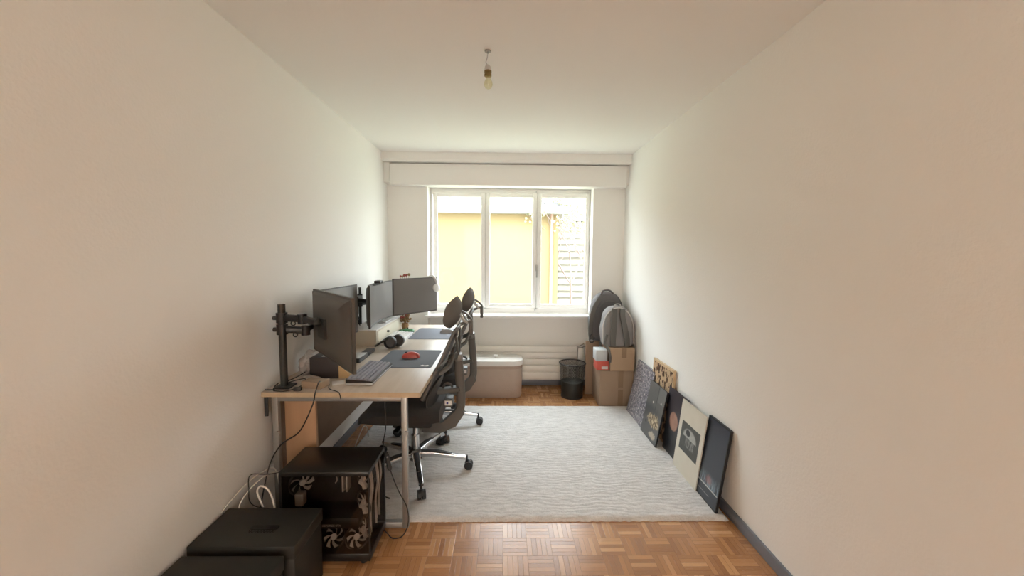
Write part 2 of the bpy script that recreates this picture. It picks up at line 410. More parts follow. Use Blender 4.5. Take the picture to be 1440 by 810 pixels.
lowr = [b.verts.new((v.co.x, v.co.y, 0.0)) for v in border]
for i in range(len(border)):
    k = (i+1) % len(border); b.faces.new((border[i], lowr[i], lowr[k], border[k]))
b.faces.new(lowr[::-1])
tag(obj('rug', b, RUG, origin=(0.04, 2.86, 0), ang=80), 'large ivory wool rug lying on the parquet under the chairs', 'rug')
RZ = 0.019

# ------------------------------------------------------------------ desk
DZ = 0.74
DKX0, DKX1, DKY0, DKY1 = XL+0.004, -0.425, 1.975, 3.965
t = thing('desk', 'long pale oak desk on grey steel legs along the left wall', 'desk', (-0.82, 2.97, 0)); desk = t
b = BM(); box(b, DKX0, DKX1, DKY0, DKY1, DZ-0.025, DZ, 0.0015); obj('desktop', b, OAK, t)
b = BM(); box(b, DKX0+0.002, DKX1-0.002, DKY0-0.002, DKY0, DZ-0.0245, DZ-0.0005); box(b, DKX1, DKX1+0.002, DKY0, DKY1, DZ-0.0245, DZ-0.0005); obj('edge_band', b, EDGE, t, smooth=False)
def sq(b, x, y, z0, z1, w=0.03): box(b, x-w/2, x+w/2, y-w/2, y+w/2, z0, z1, 0.003)
for yy, zf in ((2.01, 0.0), (3.86, 0.0)):
    for xx in (-0.512, -1.168):
        b = BM(); sq(b, xx, yy, zf, DZ-0.025); lg = obj('leg', b, STEEL, t)
        b = BM(); cyl(b, (xx+0.012, yy-0.012, 0.52), (xx+0.012, yy-0.026, 0.52), 0.011); obj('clamp_knob', b, STEEL, lg)
    b = BM(); box(b, -1.153, -0.527, yy-0.015, yy+0.015, zf+0.004, zf+0.034, 0.003); obj('foot_bar', b, STEEL, t)
    b = BM(); box(b, -1.153, -0.527, yy-0.013, yy+0.013, DZ-0.055, DZ-0.025, 0.002); obj('top_bar', b, STEEL, t)
b = BM(); box(b, -1.204, -1.186, 2.05, 3.84, 0.20, DZ-0.026, 0.001); obj('back_panel', b, OAKD, t)
b = BM(); box(b, -1.150, -0.990, 2.055, 2.075, 0.15, DZ-0.026, 0.001); obj('end_panel', b, OAKM, t)

# ------------------------------------------------------------------ monitors
def monitor(label, P0, P1, zb, zt, side, curve=0.0, screen=SCREEN):
    """panel from P0 to P1 (plan), screen towards 'side' (+1: left of P0->P1 direction)"""
    P0, P1 = Vector((*P0, 0)), Vector((*P1, 0)); mid = (P0+P1)/2; d = P1-P0; w = d.length; d.normalize()
    nrm = Vector((-d.y, d.x, 0))*side
    t = thing('monitor', label, 'monitor', (mid.x, mid.y, zb))
    h = zt-zb; n = 14
    def pt(u, depth, z):    # u -0.5..0.5
        c = curve*(4*u*u-1)
        return mid + d*(u*w) + nrm*(c+depth) + Vector((0, 0, zb+z))
    def slab(b, u0, u1, dp0, dp1, z0, z1):
        A = []
        for i in range(n+1):
            u = u0+(u1-u0)*i/n
            A.append([b.verts.new(pt(u, dp0, z0)), b.verts.new(pt(u, dp1, z0)), b.verts.new(pt(u, dp1, z1)), b.verts.new(pt(u, dp0, z1))])
        for p, q in zip(A, A[1:]):
            for k in range(4): b.faces.new((p[k], q[k], q[(k+1) % 4], p[(k+1) % 4]))
        b.faces.new(A[0]); b.faces.new(A[-1][::-1])
    b = BM(); slab(b, -0.5, 0.5, -0.016, -0.001, 0, h); obj('bezel', b, HOUS, t)
    b = BM(); slab(b, -0.49, 0.49, -0.001, 0.0008, 0.012, h-0.007); obj('screen', b, screen, t)
    b = BM()
    A = []
    for (f, dp) in ((0.94, -0.016), (0.86, -0.030), (0.62, -0.046), (0.50, -0.052)):
        A.append([b.verts.new(pt(su*0.5*f, dp, h*0.5+sz*0.5*h*f)) for su, sz in ((-1, -1), (1, -1), (1, 1), (-1, 1))])
    for p, q in zip(A, A[1:]):
        for k in range(4): b.faces.new((p[k], p[(k+1) % 4], q[(k+1) % 4], q[k]))
    b.faces.new(A[-1]); obj('back_housing', b, HOUS, t, ang=20)
    b = BM()
    A = [pt(-0.09, -0.052, h*0.5-0.05), pt(0.09, -0.052, h*0.5-0.05), pt(0.09, -0.052, h*0.5+0.05), pt(-0.09, -0.052, h*0.5+0.05)]
    B = [p - nrm*0.012 for p in A]; A = [b.verts.new(p) for p in A]; B = [b.verts.new(p) for p in B]
    for k in range(4): b.faces.new((A[k], A[(k+1) % 4], B[(k+1) % 4], B[k]))
    b.faces.new(B); obj('mount_plate', b, BLACKM, t)
    return t, mid - nrm*0.064 + Vector((0, 0, zb+h*0.5))
# near pair
m1, v1 = monitor('dark monitor seen from behind, its back turned to the room door', (-1.060, 2.25), (-0.665, 1.775), 0.895, 1.240, 1)
m2, v2 = monitor('flat monitor standing just behind the back-turned monitor', (-1.095, 2.31), (-1.050, 2.85), 0.880, 1.222, -1)
m3, v3 = monitor('curved dark monitor above the cream desktop riser', (-0.968, 2.87), (-0.985, 3.50), 0.895, 1.212, -1, curve=0.035)
m4, v4 = monitor('brown-grey monitor nearest the window with headphones on its corner', (-0.985, 3.525), (-0.665, 3.90), 0.892, 1.222, -1)

def link(b, p, q, w=0.03, h=0.036):
    p, q = Vector(p), Vector(q)
    sweep(b, [p, p.lerp(q, 0.15), p.lerp(q, 0.85), q], rrect(w, h, w*0.35), scales=[0.9, 1, 1, 0.85])
def joint(b, p, r=0.022, h=0.05):
    cyl(b, (p[0], p[1], p[2]-h/2), (p[0], p[1], p[2]+h/2), r, seg=18)
def arm_stand(label, px, py, ztop, r, arms, knobside=-1):
    t = thing('monitor_stand', label, 'monitor stand', (px, py, DZ))
    b = BM(); cyl(b, (px, py, DZ+0.008), (px, py, ztop), r, seg=20); obj('pole', b, BLACKM, t)
    b = BM(); box(b, px-0.035, px+0.045, py-0.045, py+0.045, DZ, DZ+0.009, 0.003); obj('base_plate', b, BLACKM, t)
    for i, (z, elbow, tip) in enumerate(arms):
        b = BM(); cyl(b, (px, py, z-0.026), (px, py, z+0.026), r+0.009, seg=20); cyl(b, (px-r-0.02, py-0.01, z), (px-r, py-0.01, z), 0.011)
        obj('collar', b, BLACK, t)
        b = BM(); link(b, (px+r*0.6, py, z), elbow); joint(b, elbow)
        mid = Vector(elbow).lerp(Vector(tip), 0.97); link(b, elbow, mid, 0.026, 0.032)
        a = obj('arm', b, BLACK, t)
        b = BM(); torus(b, (Vector((px, py, z))*0.45+Vector(elbow)*0.55)+Vector((0, 0, -0.026)), 0.011, 0.003, Matrix.Rotation(PI/2, 4, 'X'), seg=16)
        obj('cable_clip', b, BLACK, a)
        b = BM(); ball(b, mid, 0.02, 12); obj('tilt_joint', b, BLACKM, t)
    return t
a1 = arm_stand('black pole arm clamped to the near desk end, two arms', -1.150, 2.06, 1.176, 0.018,
          [(1.105, (-1.03, 2.03, 1.105), tuple(v1+Vector((-0.006, -0.006, 0.03)))), (1.045, (-1.045, 2.09, 1.035), tuple(v2))])
b = BM(); 
box(b, -1.214, -1.196, 1.985, 1.995, DZ-0.13, DZ-0.026, 0.003); obj('desk_clamp', b, BLACK, a1)
a2 = arm_stand('slim dark pole arm at the wall behind the cream riser', -1.196, 3.30, 1.165, 0.011,
          [(1.085, (-1.16, 3.10, 1.085), tuple(v3)), (1.03, (-1.12, 3.62, 1.03), tuple(v4))])
b = BM(); tube(b, [(-1.16, 3.10, 1.07), (-1.165, 3.08, 1.0), (-1.14, 3.12, 0.93), (-1.16, 3.14, 0.88)], 0.005)
tube(b, [(-1.15, 3.11, 1.07), (-1.14, 3.10, 0.99), (-1.165, 3.15, 0.94), (-1.15, 3.16, 0.87)], 0.004); obj('cable_loop', b, CABLE, a2)
# webcam on the curved monitor
b = BM(); box(b, -1.005, -0.955, 3.07, 3.15, 1.2125, 1.235, 0.006); cyl(b, (-0.955, 3.11, 1.224), (-0.949, 3.11, 1.224), 0.007)
tag(obj('webcam', b, BLACK, origin=(-0.98, 3.11, 1.2125)), 'small black webcam on top edge of the curved monitor', 'webcam')

# ------------------------------------------------------------------ white headphones on the far monitor
def headphones(name, label, c, M, cupm, bandm, R=0.075):
    t = thing(name, label, 'headphones', c)
    c = Vector(c)
    b = BM(); pts = []
    for i in range(17):
        a = PI*i/16; pts.append(M @ Vector((R*math.cos(a), 0, R*1.15*math.sin(a))) + c)
    sweep(b, pts, rrect(0.024, 0.008, 0.003), up=M @ Vector((0, 1, 0))); obj('headband', b, bandm, t)
    for s in (-1, 1):
        b = BM(); Mc = M @ Matrix.Rotation(s*PI/2, 4, 'Y')
        lathe(b, [(0.0001, 0.014), (0.026, 0.012), (0.036, 0.004), (0.038, -0.006), (0.034, -0.014)], M @ Vector((s*R*0.98, 0, -0.02)) + c, 24, M=Mc)
        cu = obj('ear_cup', b, cupm, t)
        b = BM(); torus(b, M @ Vector((s*R*0.78, 0, -0.02)) + c, 0.026, 0.010, Mc, seg=24); obj('ear_pad', b, CHARC if cupm is not WPLAS else PALE, cu)
    return t
headphones('headphones', 'white headphones hung over upper corner of the monitor by the window', (-0.71, 3.875, 1.142),
           Matrix.Rotation(math.radians(-40), 4, 'Z'), WPLAS, WPLAS, 0.080)

# ------------------------------------------------------------------ riser, laptop on it
t = thing('desktop_riser', 'cream board riser with one drawer standing on the desk', 'riser', (-1.07, 3.35, DZ))
b = BM(); box(b, -1.175, -0.970, 3.0, 3.70, DZ, DZ+0.120, 0.002); obj('body', b, BEIGE, t)
b = BM(); box(b, -1.178, -0.967, 2.997, 3.703, DZ+0.120, DZ+0.126, 0.002); obj('top_board', b, WPLAS, t)
b = BM(); box(b, -0.970, -0.965, 3.03, 3.67, DZ+0.022, DZ+0.108, 0.001); dr = obj('drawer', b, mat('cream_drawer', (0.74, 0.70, 0.58), 0.5), t)
b = BM(); cyl(b, (-0.965, 3.26, DZ+0.068), (-0.955, 3.26, DZ+0.068), 0.008); ball(b, (-0.953, 3.26, DZ+0.068), 0.009, 10); obj('knob', b, CHARC, dr)
t = thing('laptop', 'closed silver laptop lying on the cream riser', 'laptop', (-1.06, 3.44, DZ+0.126))
b = BM(); box(b, -1.158, -0.985, 3.30, 3.58, DZ+0.126, DZ+0.134, 0.003); obj('base', b, SILVER, t)
b = BM(); box(b, -1.158, -0.985, 3.30, 3.58, DZ+0.1345, DZ+0.140, 0.0025); obj('lid', b, SILVER, t)

# ------------------------------------------------------------------ keyboards, mats, mice
def keyboard(label, x0, x1, y0, y1, casem, keym, rows=5, tilt=0.0):
    t = thing('keyboard', label, 'keyboard', ((x0+x1)/2, (y0+y1)/2, DZ))
    def zt(x): return DZ+0.020+tilt*(x1-x)/(x1-x0)
    b = BM()
    prism(b, [(x0, DZ+0.002), (x1, DZ+0.002), (x1, zt(x1)), (x0, zt(x0))], y0, y1, 'y'); obj('case', b, casem, t)
    b = BM()
    for yy in (y0+0.03, y1-0.05): box(b, x0+0.008, x0+0.02, yy, yy+0.02, DZ, DZ+0.003)
    box(b, x1-0.02, x1-0.008, y0+0.03, y1-0.03, DZ, DZ+0.003); obj('foot', b, BLACK, t)
    m = 0.006; pw = (x1-x0-2*m)/rows; cols = int((y1-y0-2*m)/0.0235); ph = (y1-y0-2*m)/cols
    first = None
    for r in range(rows):
        xa = x0+m+pw*r; c = 0
        while c < cols:
            span = 1
            if r == rows-1 and c == cols//2-2: span = 4
            elif c in (0, cols-2) and r in (2, 3): span = 2
            ya = y0+m+ph*c; w = ph*span-0.0025
            xc, yc = xa+pw/2, ya+ph*span/2-0.0012
            if first is None or span > 1:
                b = BM(); hx = pw/2-0.0015; hy = w/2; A = []
                for k, z in ((1.0, 0), (0.98, 0.004), (0.80, 0.0095)):
                    A.append([b.verts.new((sx*hx*k, sy*(hy-(1-k)*hx), z)) for sx, sy in ((-1, -1), (1, -1), (1, 1), (-1, 1))])
                for p, q in zip(A, A[1:]):
                    for k in range(4): b.faces.new((p[k], p[(k+1) % 4], q[(k+1) % 4], q[k]))
                b.faces.new(A[-1]); b.faces.new(A[0][::-1])
                me = bpy.data.meshes.new('keycap'); bmesh.ops.recalc_face_normals(b, faces=b.faces); b.to_mesh(me); b.free(); me.materials.append(keym)
                if span == 1: first = me
            else: me = first
            o = bpy.data.objects.new('keycap', me); C.objects.link(o); o.parent = t
            o.location = Vector((xc, yc, zt(xc))) - Vector(t.location); o.rotation_euler = (0, math.atan(tilt/(x1-x0)), 0)
            c += span
    return t
KGREY = mat('grey_keycaps', (0.27, 0.27, 0.31), 0.45)
kb1 = keyboard('black keyboard lying at the near end of the desk', -0.842, -0.700, 2.085, 2.455, SATIN, KGREY, 6, 0.012)
b = BM(); box(b, -0.8425, -0.6995, 2.082, 2.458, DZ+0.003, DZ+0.012, 0.002); obj('silver_rim', b, SILVER, kb1)
kb2 = keyboard('white keyboard beside the cream riser drawer', -0.955, -0.800, 3.03, 3.44, WPLAS, mat('white_keycaps', (0.82, 0.81, 0.80), 0.5), 6, 0.010)

def rrpoly(x0, x1, y0, y1, r): return [((x0+x1)/2+a, (y0+y1)/2+c) for a, c in rrect(x1-x0, y1-y0, r, 5)]
t = thing('mouse_mat', 'dark grey mouse mat with white emblem in corner', 'mouse mat', (-0.625, 2.64, DZ))
b = BM(); prism(b, rrpoly(-0.815, -0.452, 2.42, 2.875, 0.022), DZ, DZ+0.003); obj('pad', b, RUBR, t)
b = BM(); prism(b, [(-0.52, 2.450), (-0.480, 2.446), (-0.470, 2.462), (-0.482, 2.478), (-0.500, 2.468), (-0.515, 2.480), (-0.525, 2.465)], DZ+0.003, DZ+0.0034); obj('emblem', b, WPLAS, t, smooth=False)
b = BM(); prism(b, rrpoly(-0.80, -0.44, 3.265, 3.76, 0.02), DZ, DZ+0.003)
tag(obj('mouse_mat', b, mat('grey_cloth_mat', (0.17, 0.18, 0.215), 0.8), origin=(-0.62, 3.51, DZ)), 'plain grey mouse mat at the window end of desk', 'mouse mat')
def mouse(label, x, y, m, L=0.118, W=0.064):
    t = thing('computer_mouse', label, 'computer mouse', (x, y, DZ+0.003))
    b = BM(); n = 18; rings = []
    for i in range(n+1):
        u = i/n; a = PI*u; px = -L/2*math.cos(a); w = W/2*(math.sin(a)**0.55)*(0.92+0.08*math.cos(2*a)); h = 0.040*(math.sin(a)**0.6)*(0.80+0.2*math.cos((u-0.62)*PI))
        ring = []
        for k in range(12):
            th = PI*k/11; ring.append(b.verts.new((x+px, y-w*math.cos(th), DZ+0.0035+h*math.sin(th)**0.75)))
        rings.append(ring)
    for r0, r1 in zip(rings, rings[1:]):
        for k in range(11): b.faces.new((r0[k], r0[k+1], r1[k+1], r1[k]))
        b.faces.new((r0[0], r1[0], r1[11], r0[11]))
    bmesh.ops.remove_doubles(b, verts=b.verts, dist=1e-5)
    sh = obj('shell', b, m, t, ang=60)
    b = BM(); cyl(b, (x-L*0.26, y-0.003, DZ+0.034), (x-L*0.26, y+0.003, DZ+0.034), 0.009, seg=14); obj('scroll_wheel', b, BLACK, t)
    return t
mouse('red computer mouse lying on mouse mat', -0.630, 2.66, RED)
mouse('silver grey computer mouse on the plain mat', -0.515, 3.53, mat('grey_mouse_shell', (0.42, 0.42, 0.43), 0.35))

# black headphones lying on the desk
t = thing('headphones', 'black over-ear headphones lying behind the red mouse', 'headphones', (-0.78, 2.92, DZ))
for (cx, cy, rot) in ((-0.842, 2.915, 18), (-0.800, 2.990, 28)):
    M = Matrix.Rotation(math.radians(rot), 4, 'Z') @ Matrix.Rotation(math.radians(78), 4, 'X')
    b = BM(); lathe(b, [(0.0001, 0.024), (0.032, 0.022), (0.044, 0.010), (0.047, -0.004), (0.042, -0.014), (0.0001, -0.016)], (cx, cy, DZ+0.050), 24, M=M)
    cu = obj('ear_cup', b, BLACK, t)
    b = BM(); torus(b, Vector((cx, cy, DZ+0.044)) + M @ Vector((0, 0, -0.018)), 0.029, 0.011, M, seg=24); obj('ear_pad', b, CHARC, cu)
b = BM(); sweep(b, smoothpath([(-0.850, 2.905, DZ+0.070), (-0.890, 2.900, DZ+0.060), (-0.935, 2.915, DZ+0.030), (-0.955, 2.945, DZ+0.020), (-0.940, 2.985, DZ+0.030), (-0.885, 3.000, DZ+0.065), (-0.815, 2.998, DZ+0.075)], 6), rrect(0.026, 0.012, 0.004)); obj('headband', b, BLACK, t)

# game controller
t = thing('game_controller', 'small green and white game controller beside white keyboard', 'game controller', (-0.85, 3.52, DZ))
b = BM(); ball(b, (-0.87, 3.52, DZ+0.022), (0.045, 0.035, 0.022)); ball(b, (-0.915, 3.49, DZ+0.018), (0.026, 0.03, 0.018)); ball(b, (-0.83, 3.51, DZ+0.022), (0.032, 0.038, 0.022)); obj('shell', b, GREEN, t)
b = BM(); ball(b, (-0.832, 3.49, DZ+0.012), (0.030, 0.036, 0.011)); obj('underside', b, WPLAS, t)
b = BM()
for dx in (-0.012, 0.012): cyl(b, (-0.87+dx, 3.52, DZ+0.040), (-0.87+dx, 3.52, DZ+0.052), 0.005)
obj('thumb_stick', b, BLACK, t)

# dried plant behind the window-end monitor
t = thing('dried_plant', 'dried twigs with red berries in small brown pot behind monitors', 'plant', (-0.935, 3.73, DZ))
b = BM(); lathe(b, [(0.026, DZ), (0.034, DZ+0.03), (0.030, DZ+0.055), (0.027, DZ+0.055), (0.025, DZ+0.02)], (-0.935, 3.73, 0), 20); obj('pot', b, mat('terracotta_pot', (0.33, 0.20, 0.10), 0.7), t)
random.seed(3)
bs = BM(); bf = BM(); bl = BM()
for i in range(15):
    tall = i < 5
    a = random.uniform(0, 2*PI); R = random.uniform(0.02, 0.075)
    top = Vector((-0.935+R*math.cos(a), 3.73+R*math.sin(a), DZ+(random.uniform(0.485, 0.515) if tall else random.uniform(0.09, 0.17))))
    if tall: top.x = -0.975+0.02*i+random.uniform(-.004, .004); top.y = 3.74
    base = Vector((-0.935, 3.73, DZ+0.045)); mid = base.lerp(top, 0.5)+Vector((random.uniform(-.01, .01), 0, 0.01))
    tube(bs, [base, mid, top], 0.0016, 5, 4)
    ball(bf if (i % 3 != 1) else bl, top, random.uniform(0.009, 0.014), 8)
    if not tall:
        for k in range(3): ball(bl, base.lerp(top, 0.5+0.15*k)+Vector((random.uniform(-.02, .02), random.uniform(-.02, .02), 0)), (0.014, 0.012, 0.007), 8)
obj('twigs', bs, TWIG, t); o = obj('berries', bf, FLOWR, t); o['kind'] = 'stuff'; o = obj('leaf_tufts', bl, TWIG, t); o['kind'] = 'stuff'

# docking station behind the near monitors
t = thing('docking_station', 'flat black dock with silver lid behind the black keyboard', 'docking station', (-0.96, 2.67, DZ))
b = BM(); box(b, -1.0, -0.925, 2.52, 2.68, DZ, DZ+0.030, 0.004); box(b, -0.985, -0.93, 2.70, 2.84, DZ, DZ+0.026, 0.004); box(b, -0.975, -0.945, 2.67, 2.71, DZ+0.002, DZ+0.012); obj('body', b, BLACK, t)
b = BM(); box(b, -0.998, -0.927, 2.522, 2.67, DZ+0.030, DZ+0.035, 0.002); obj('lid', b, SILVER, t)

# open carton under the near monitor
t = thing('open_carton', 'small black carton with brown inside flap below near monitor', 'carton', (-1.0, 2.27, DZ))
b = BM(); box(b, -1.085, -0.925, 2.20, 2.34, DZ, DZ+0.118, 0.002); obj('body', b, mat('black_carton', (0.035, 0.028, 0.028), 0.6), t)
b = BM(); prism(b, [(-0.925, DZ+0.001), (-0.868, DZ+0.001), (-0.868, DZ+0.03), (-0.925, DZ+0.075)], 2.20, 2.205, 'y'); prism(b, [(-0.925, DZ+0.001), (-0.868, DZ+0.001), (-0.868, DZ+0.004), (-0.925, DZ+0.004)], 2.205, 2.33, 'y')
obj('flap', b, mat('kraft_flap', (0.50, 0.34, 0.17), 0.8), t)
b = BM(); box(b, -1.03, -0.96, 2.23, 2.29, DZ+0.118, DZ+0.1195); obj('paper_label', b, PALE, t)
# crumpled bag
b = BM(); bmesh.ops.create_icosphere(b, subdivisions=4, radius=1)
for v in b.verts:
    k = 1+0.22*noise.noise(v.co*2.2)+0.12*noise.noise(v.co*6)
    v.co = Vector((-1.135+v.co.x*0.055*k, 2.33+v.co.y*0.10*k, DZ+max(0.0, 0.055+v.co.z*0.075*k)))
tag(obj('plastic_bag', b, mat('grey_thin_plastic', (0.42, 0.38, 0.36), 0.4), origin=(-1.135, 2.33, DZ), ang=25), 'crumpled grey plastic bag between the carton and wall', 'bag')
# clutter near the pole
M = Matrix.Translation((-0.99, 2.055, DZ)) @ Matrix.Rotation(math.radians(-14), 4, 'Z')
b = BM(); box(b, -0.058, 0.055, -0.03, 0.045, 0.0, 0.036, 0.003, M=M)
tag(obj('slim_carton', b, mat('beige_carton', (0.36, 0.26, 0.18), 0.7), origin=(-0.99, 2.055, DZ)), 'slim beige carton lying among the cables', 'carton')
M = Matrix.Translation((-0.895, 2.12, DZ)) @ Matrix.Rotation(math.radians(25), 4, 'Z')
b = BM(); box(b, -0.03, 0.03, -0.035, 0.035, 0.0, 0.004, M=M); obj_ = obj('folded_leaflet', b, PALE, origin=(-0.895, 2.12, DZ)); tag(obj_, 'pale folded leaflet between slim carton and black keyboard', 'leaflet')
b = BM(); M = Matrix.Translation((-1.05, 2.00, DZ)) @ Matrix.Rotation(math.radians(10), 4, 'Z'); box(b, -0.018, 0.018, -0.012, 0.012, 0.0, 0.018, 0.003, M=M)
tag(obj('cable_adapter', b, BLACK, origin=(-1.05, 2.00, DZ)), 'tiny black cable adapter at the front desk edge', 'adapter')
b = BM(); M = Matrix.Translation((-1.06, 2.17, DZ)) @ Matrix.Rotation(math.radians(-30), 4, 'Z')
box(b, -0.05, 0.05, -0.02, 0.02, 0.0, 0.022, 0.004, M=M)
tag(obj('power_adapter', b, PALE, origin=(-1.06, 2.17, DZ)), 'pale power adapter behind the slim carton', 'adapter')
def cable(name, label, pts, r=0.0028, m=CABLE, extra=None, cat='cable'):
    b = BM(); tube(b, pts, r, 8, 8); o = obj(name, b, m, origin=pts[0], ang=60); return tag(o, label, cat)
zc = DZ+0.004
cable('cable', 'black cable looping round the foot of the near pole arm', [(-1.215, 2.0, zc), (-1.17, 2.0, zc), (-1.16, 1.985, zc), (-1.10, 1.983, zc), (-1.06, 2.03, zc+0.005), (-1.055, 2.09, zc+0.01), (-1.075, 2.12, zc+0.02), (-1.12, 2.10, zc+0.015), (-1.19, 2.045, zc), (-1.205, 2.1, zc)])
cable('cable', 'black cable running from the carton back to near pole', [(-1.10, 2.18, zc+0.04), (-1.13, 2.13, zc+0.022), (-1.19, 2.11, zc), (-1.205, 2.16, zc)], 0.003)
cable('cable', 'thin black cable draped over front desk edge beside keyboard', [(-0.96, 2.14, zc), (-0.93, 2.09, zc), (-0.90, 2.02, zc), (-0.84, 1.975, zc), (-0.825, 1.966, DZ-0.004), (-0.82, 1.966, DZ-0.03)], 0.0022)
cable('cable', 'black cable hanging from front desk edge down behind computer case', [(-0.97, 2.10, zc), (-0.95, 2.02, zc+0.036), (-0.947, 1.968, DZ), (-0.955, 1.95, 0.68), (-1.02, 1.945, 0.55), (-1.115, 1.95, 0.48), (-1.155, 1.92, 0.40), (-1.16, 1.86, 0.28), (-1.15, 1.80, 0.15), (-1.12, 1.78, 0.0035), (-1.07, 1.78, 0.0035)], 0.0032)

# ------------------------------------------------------------------ office chairs (facing the wall on the left, local origin on the floor)
def make_chair():
    t = thing('office_chair', '', 'chair', (0, 0, 0))
    # star base with five arms
    b = BM(); lathe(b, [(0.0, 0.145), (0.034, 0.142), (0.040, 0.125), (0.046, 0.085), (0.040, 0.070), (0.0, 0.068)], (0, 0, 0), 24); hub = obj('base_hub', b, CHARC, t)
    for k in range(5):
        a = 2*PI*k/5; d = Vector((math.cos(a), math.sin(a), 0))
        b = BM(); sweep(b, [d*0.025+Vector((0, 0, 0.108)), d*0.12+Vector((0, 0, 0.108)), d*0.24+Vector((0, 0, 0.092)), d*0.335+Vector((0, 0, 0.078))], rrect(0.046, 0.034, 0.008), scales=[1.05, 1, 0.78, 0.62])
        ar = obj('base_arm', b, CHROME, t)
        b = BM(); sweep(b, [d*0.04+Vector((0, 0, 0.1255)), d*0.14+Vector((0, 0, 0.1255)), d*0.24+Vector((0, 0, 0.1075))], rrect(0.030, 0.006, 0.002), scales=[1.1, 1, 0.6]); obj('arm_cap', b, BLACK, ar)
        sd = Vector((-d.y, d.x, 0)); c = d*0.340
        b = BM(); cyl(b, c+Vector((0, 0, 0.055)), c+Vector((0, 0, 0.092)), 0.007)
        for s in (-1, 1):
            w = c + d*0.012 + sd*s*0.014 + Vector((0, 0, 0.028)); cyl(b, w-sd*0.009, w+sd*0.009, 0.028, seg=20)
        ball(b, c+d*0.012+Vector((0, 0, 0.036)), (0.024, 0.024, 0.024), 12)
        obj('caster', b, BLACK, t)
    b = BM(); cyl(b, (0, 0, 0.14), (0, 0, 0.235), 0.026, seg=20); cyl(b, (0, 0, 0.235), (0, 0, 0.31), 0.015, seg=16); obj('gas_column', b, CHROME, t)
    b = BM(); box(b, -0.13, 0.12, -0.075, 0.075, 0.305, 0.365, 0.014); box(b, -0.20, 0.10, -0.11, 0.11, 0.352, 0.385, 0.008); box(b, -0.09, -0.06, -0.20, -0.07, 0.325, 0.340, 0.005)
    obj('tilt_mechanism', b, BLACK, t)
    # seat: waterfall front
    b = BM(); n, m = 20, 16; top, bot = [], []
    for i in range(n+1):
        u = i/n; x = -0.305+0.50*u; ra, rb = [], []
        for j in range(m+1):
            v = j/m*2-1; wd = 0.25*(1-0.10*abs(2*u-1)**3)*(1 if u > 0.08 else 0.86+1.75*u)
            y = v*wd
            zt = 0.478+0.014*abs(v)**2.5 - 0.060*max(0, (0.30-u)/0.30)**2.2 - 0.035*abs(v)**9
            zb = 0.388+0.012*abs(v)**4 + 0.010*abs(2*u-1)**3
            ra.append(b.verts.new((x, y, zt))); rb.append(b.verts.new((x, y*0.97, min(zb, zt-0.02))))
        top.append(ra); bot.append(rb)
    for i in range(n):
        for j in range(m):
            b.faces.new((top[i][j], top[i+1][j], top[i+1][j+1], top[i][j+1])); b.faces.new((bot[i][j], bot[i][j+1], bot[i+1][j+1], bot[i+1][j]))
        b.faces.new((top[i][0], bot[i][0], bot[i+1][0], top[i+1][0])); b.faces.new((top[i][m], top[i+1][m], bot[i+1][m], bot[i][m]))
    for j in range(m):
        b.faces.new((top[0][j], top[0][j+1], bot[0][j+1], bot[0][j])); b.faces.new((top[n][j], bot[n][j], bot[n][j+1], top[n][j+1]))
    obj('seat', b, FAB, t, ang=50)
    # spine
    b = BM(); sweep(b, smoothpath([(0.04, 0, 0.33), (0.14, 0, 0.292), (0.225, 0, 0.315), (0.292, 0, 0.40), (0.300, 0, 0.52), (0.290, 0, 0.66), (0.283, 0, 0.755)], 6), rrect(0.058, 0.044, 0.014), up=(0, 1, 0))
    # profile widths: first axis = side
    obj('spine', b, CHARC, t)
    b = BM(); box(b, 0.255, 0.312, -0.045, 0.045, 0.735, 0.785, 0.016); obj('spine_cap', b, mat('grey_plastic_cap', (0.20, 0.19, 0.18), 0.35), t)
    b = BM(); prism(b, [(0.05, 0.262), (0.17, 0.256), (0.27, 0.30), (0.325, 0.385), (0.30, 0.45), (0.26, 0.40), (0.18, 0.325), (0.05, 0.325)], -0.028, 0.028, 'y'); 
    obj('spine_bracket', b, CHARC, t, ang=50)
    # backrest upper frame with mesh
    def bx(z, y):      # surface of the reclined, slightly wrapped back
        return 0.07+0.20*max(0.04,(z-0.52)/0.45)**0.9 - 0.35*abs(y)**2*1.2 + 0.028
    def loop(z0, z1, hw0, hw1, n=40, rr=0.06):
        pts = []
        for (y, z) in rrect(2.0, z1-z0, rr, 5): pts.append((y, z))
        out = []
        for y, z in pts:
            f = (z+(z1-z0)/2)/(z1-z0); hw = hw0+(hw1-hw0)*f; zz = (z0+z1)/2+z
            yy = (y if abs(y) < 1 else math.copysign(1, y))*hw
            out.append((yy, zz))
        return out
    def ringframe(b, z0, z1, hw0, hw1, r=0.012, d=0.0):
        P = []
        corners = [(-hw0, z0), (hw0, z0), (hw1, z1), (-hw1, z1)]
        for k in range(4):
            (ya, za), (yb, zb) = corners[k], corners[(k+1) % 4]
            for s in range(10):
                f = 0.09+0.82*s/9; y, z = ya+(yb-ya)*f, za+(zb-za)*f; P.append(Vector((bx(z, y)+d, y, z)))
        P = P+[P[0].copy()]
        sweep(b, P, rrect(r*2.2, r*1.5, r*0.5), up=(1, 0, 0), caps=False)
    b = BM(); ringframe(b, 0.735, 0.965, 0.215, 0.175); obj('upper_back_frame', b, CHARC, t)
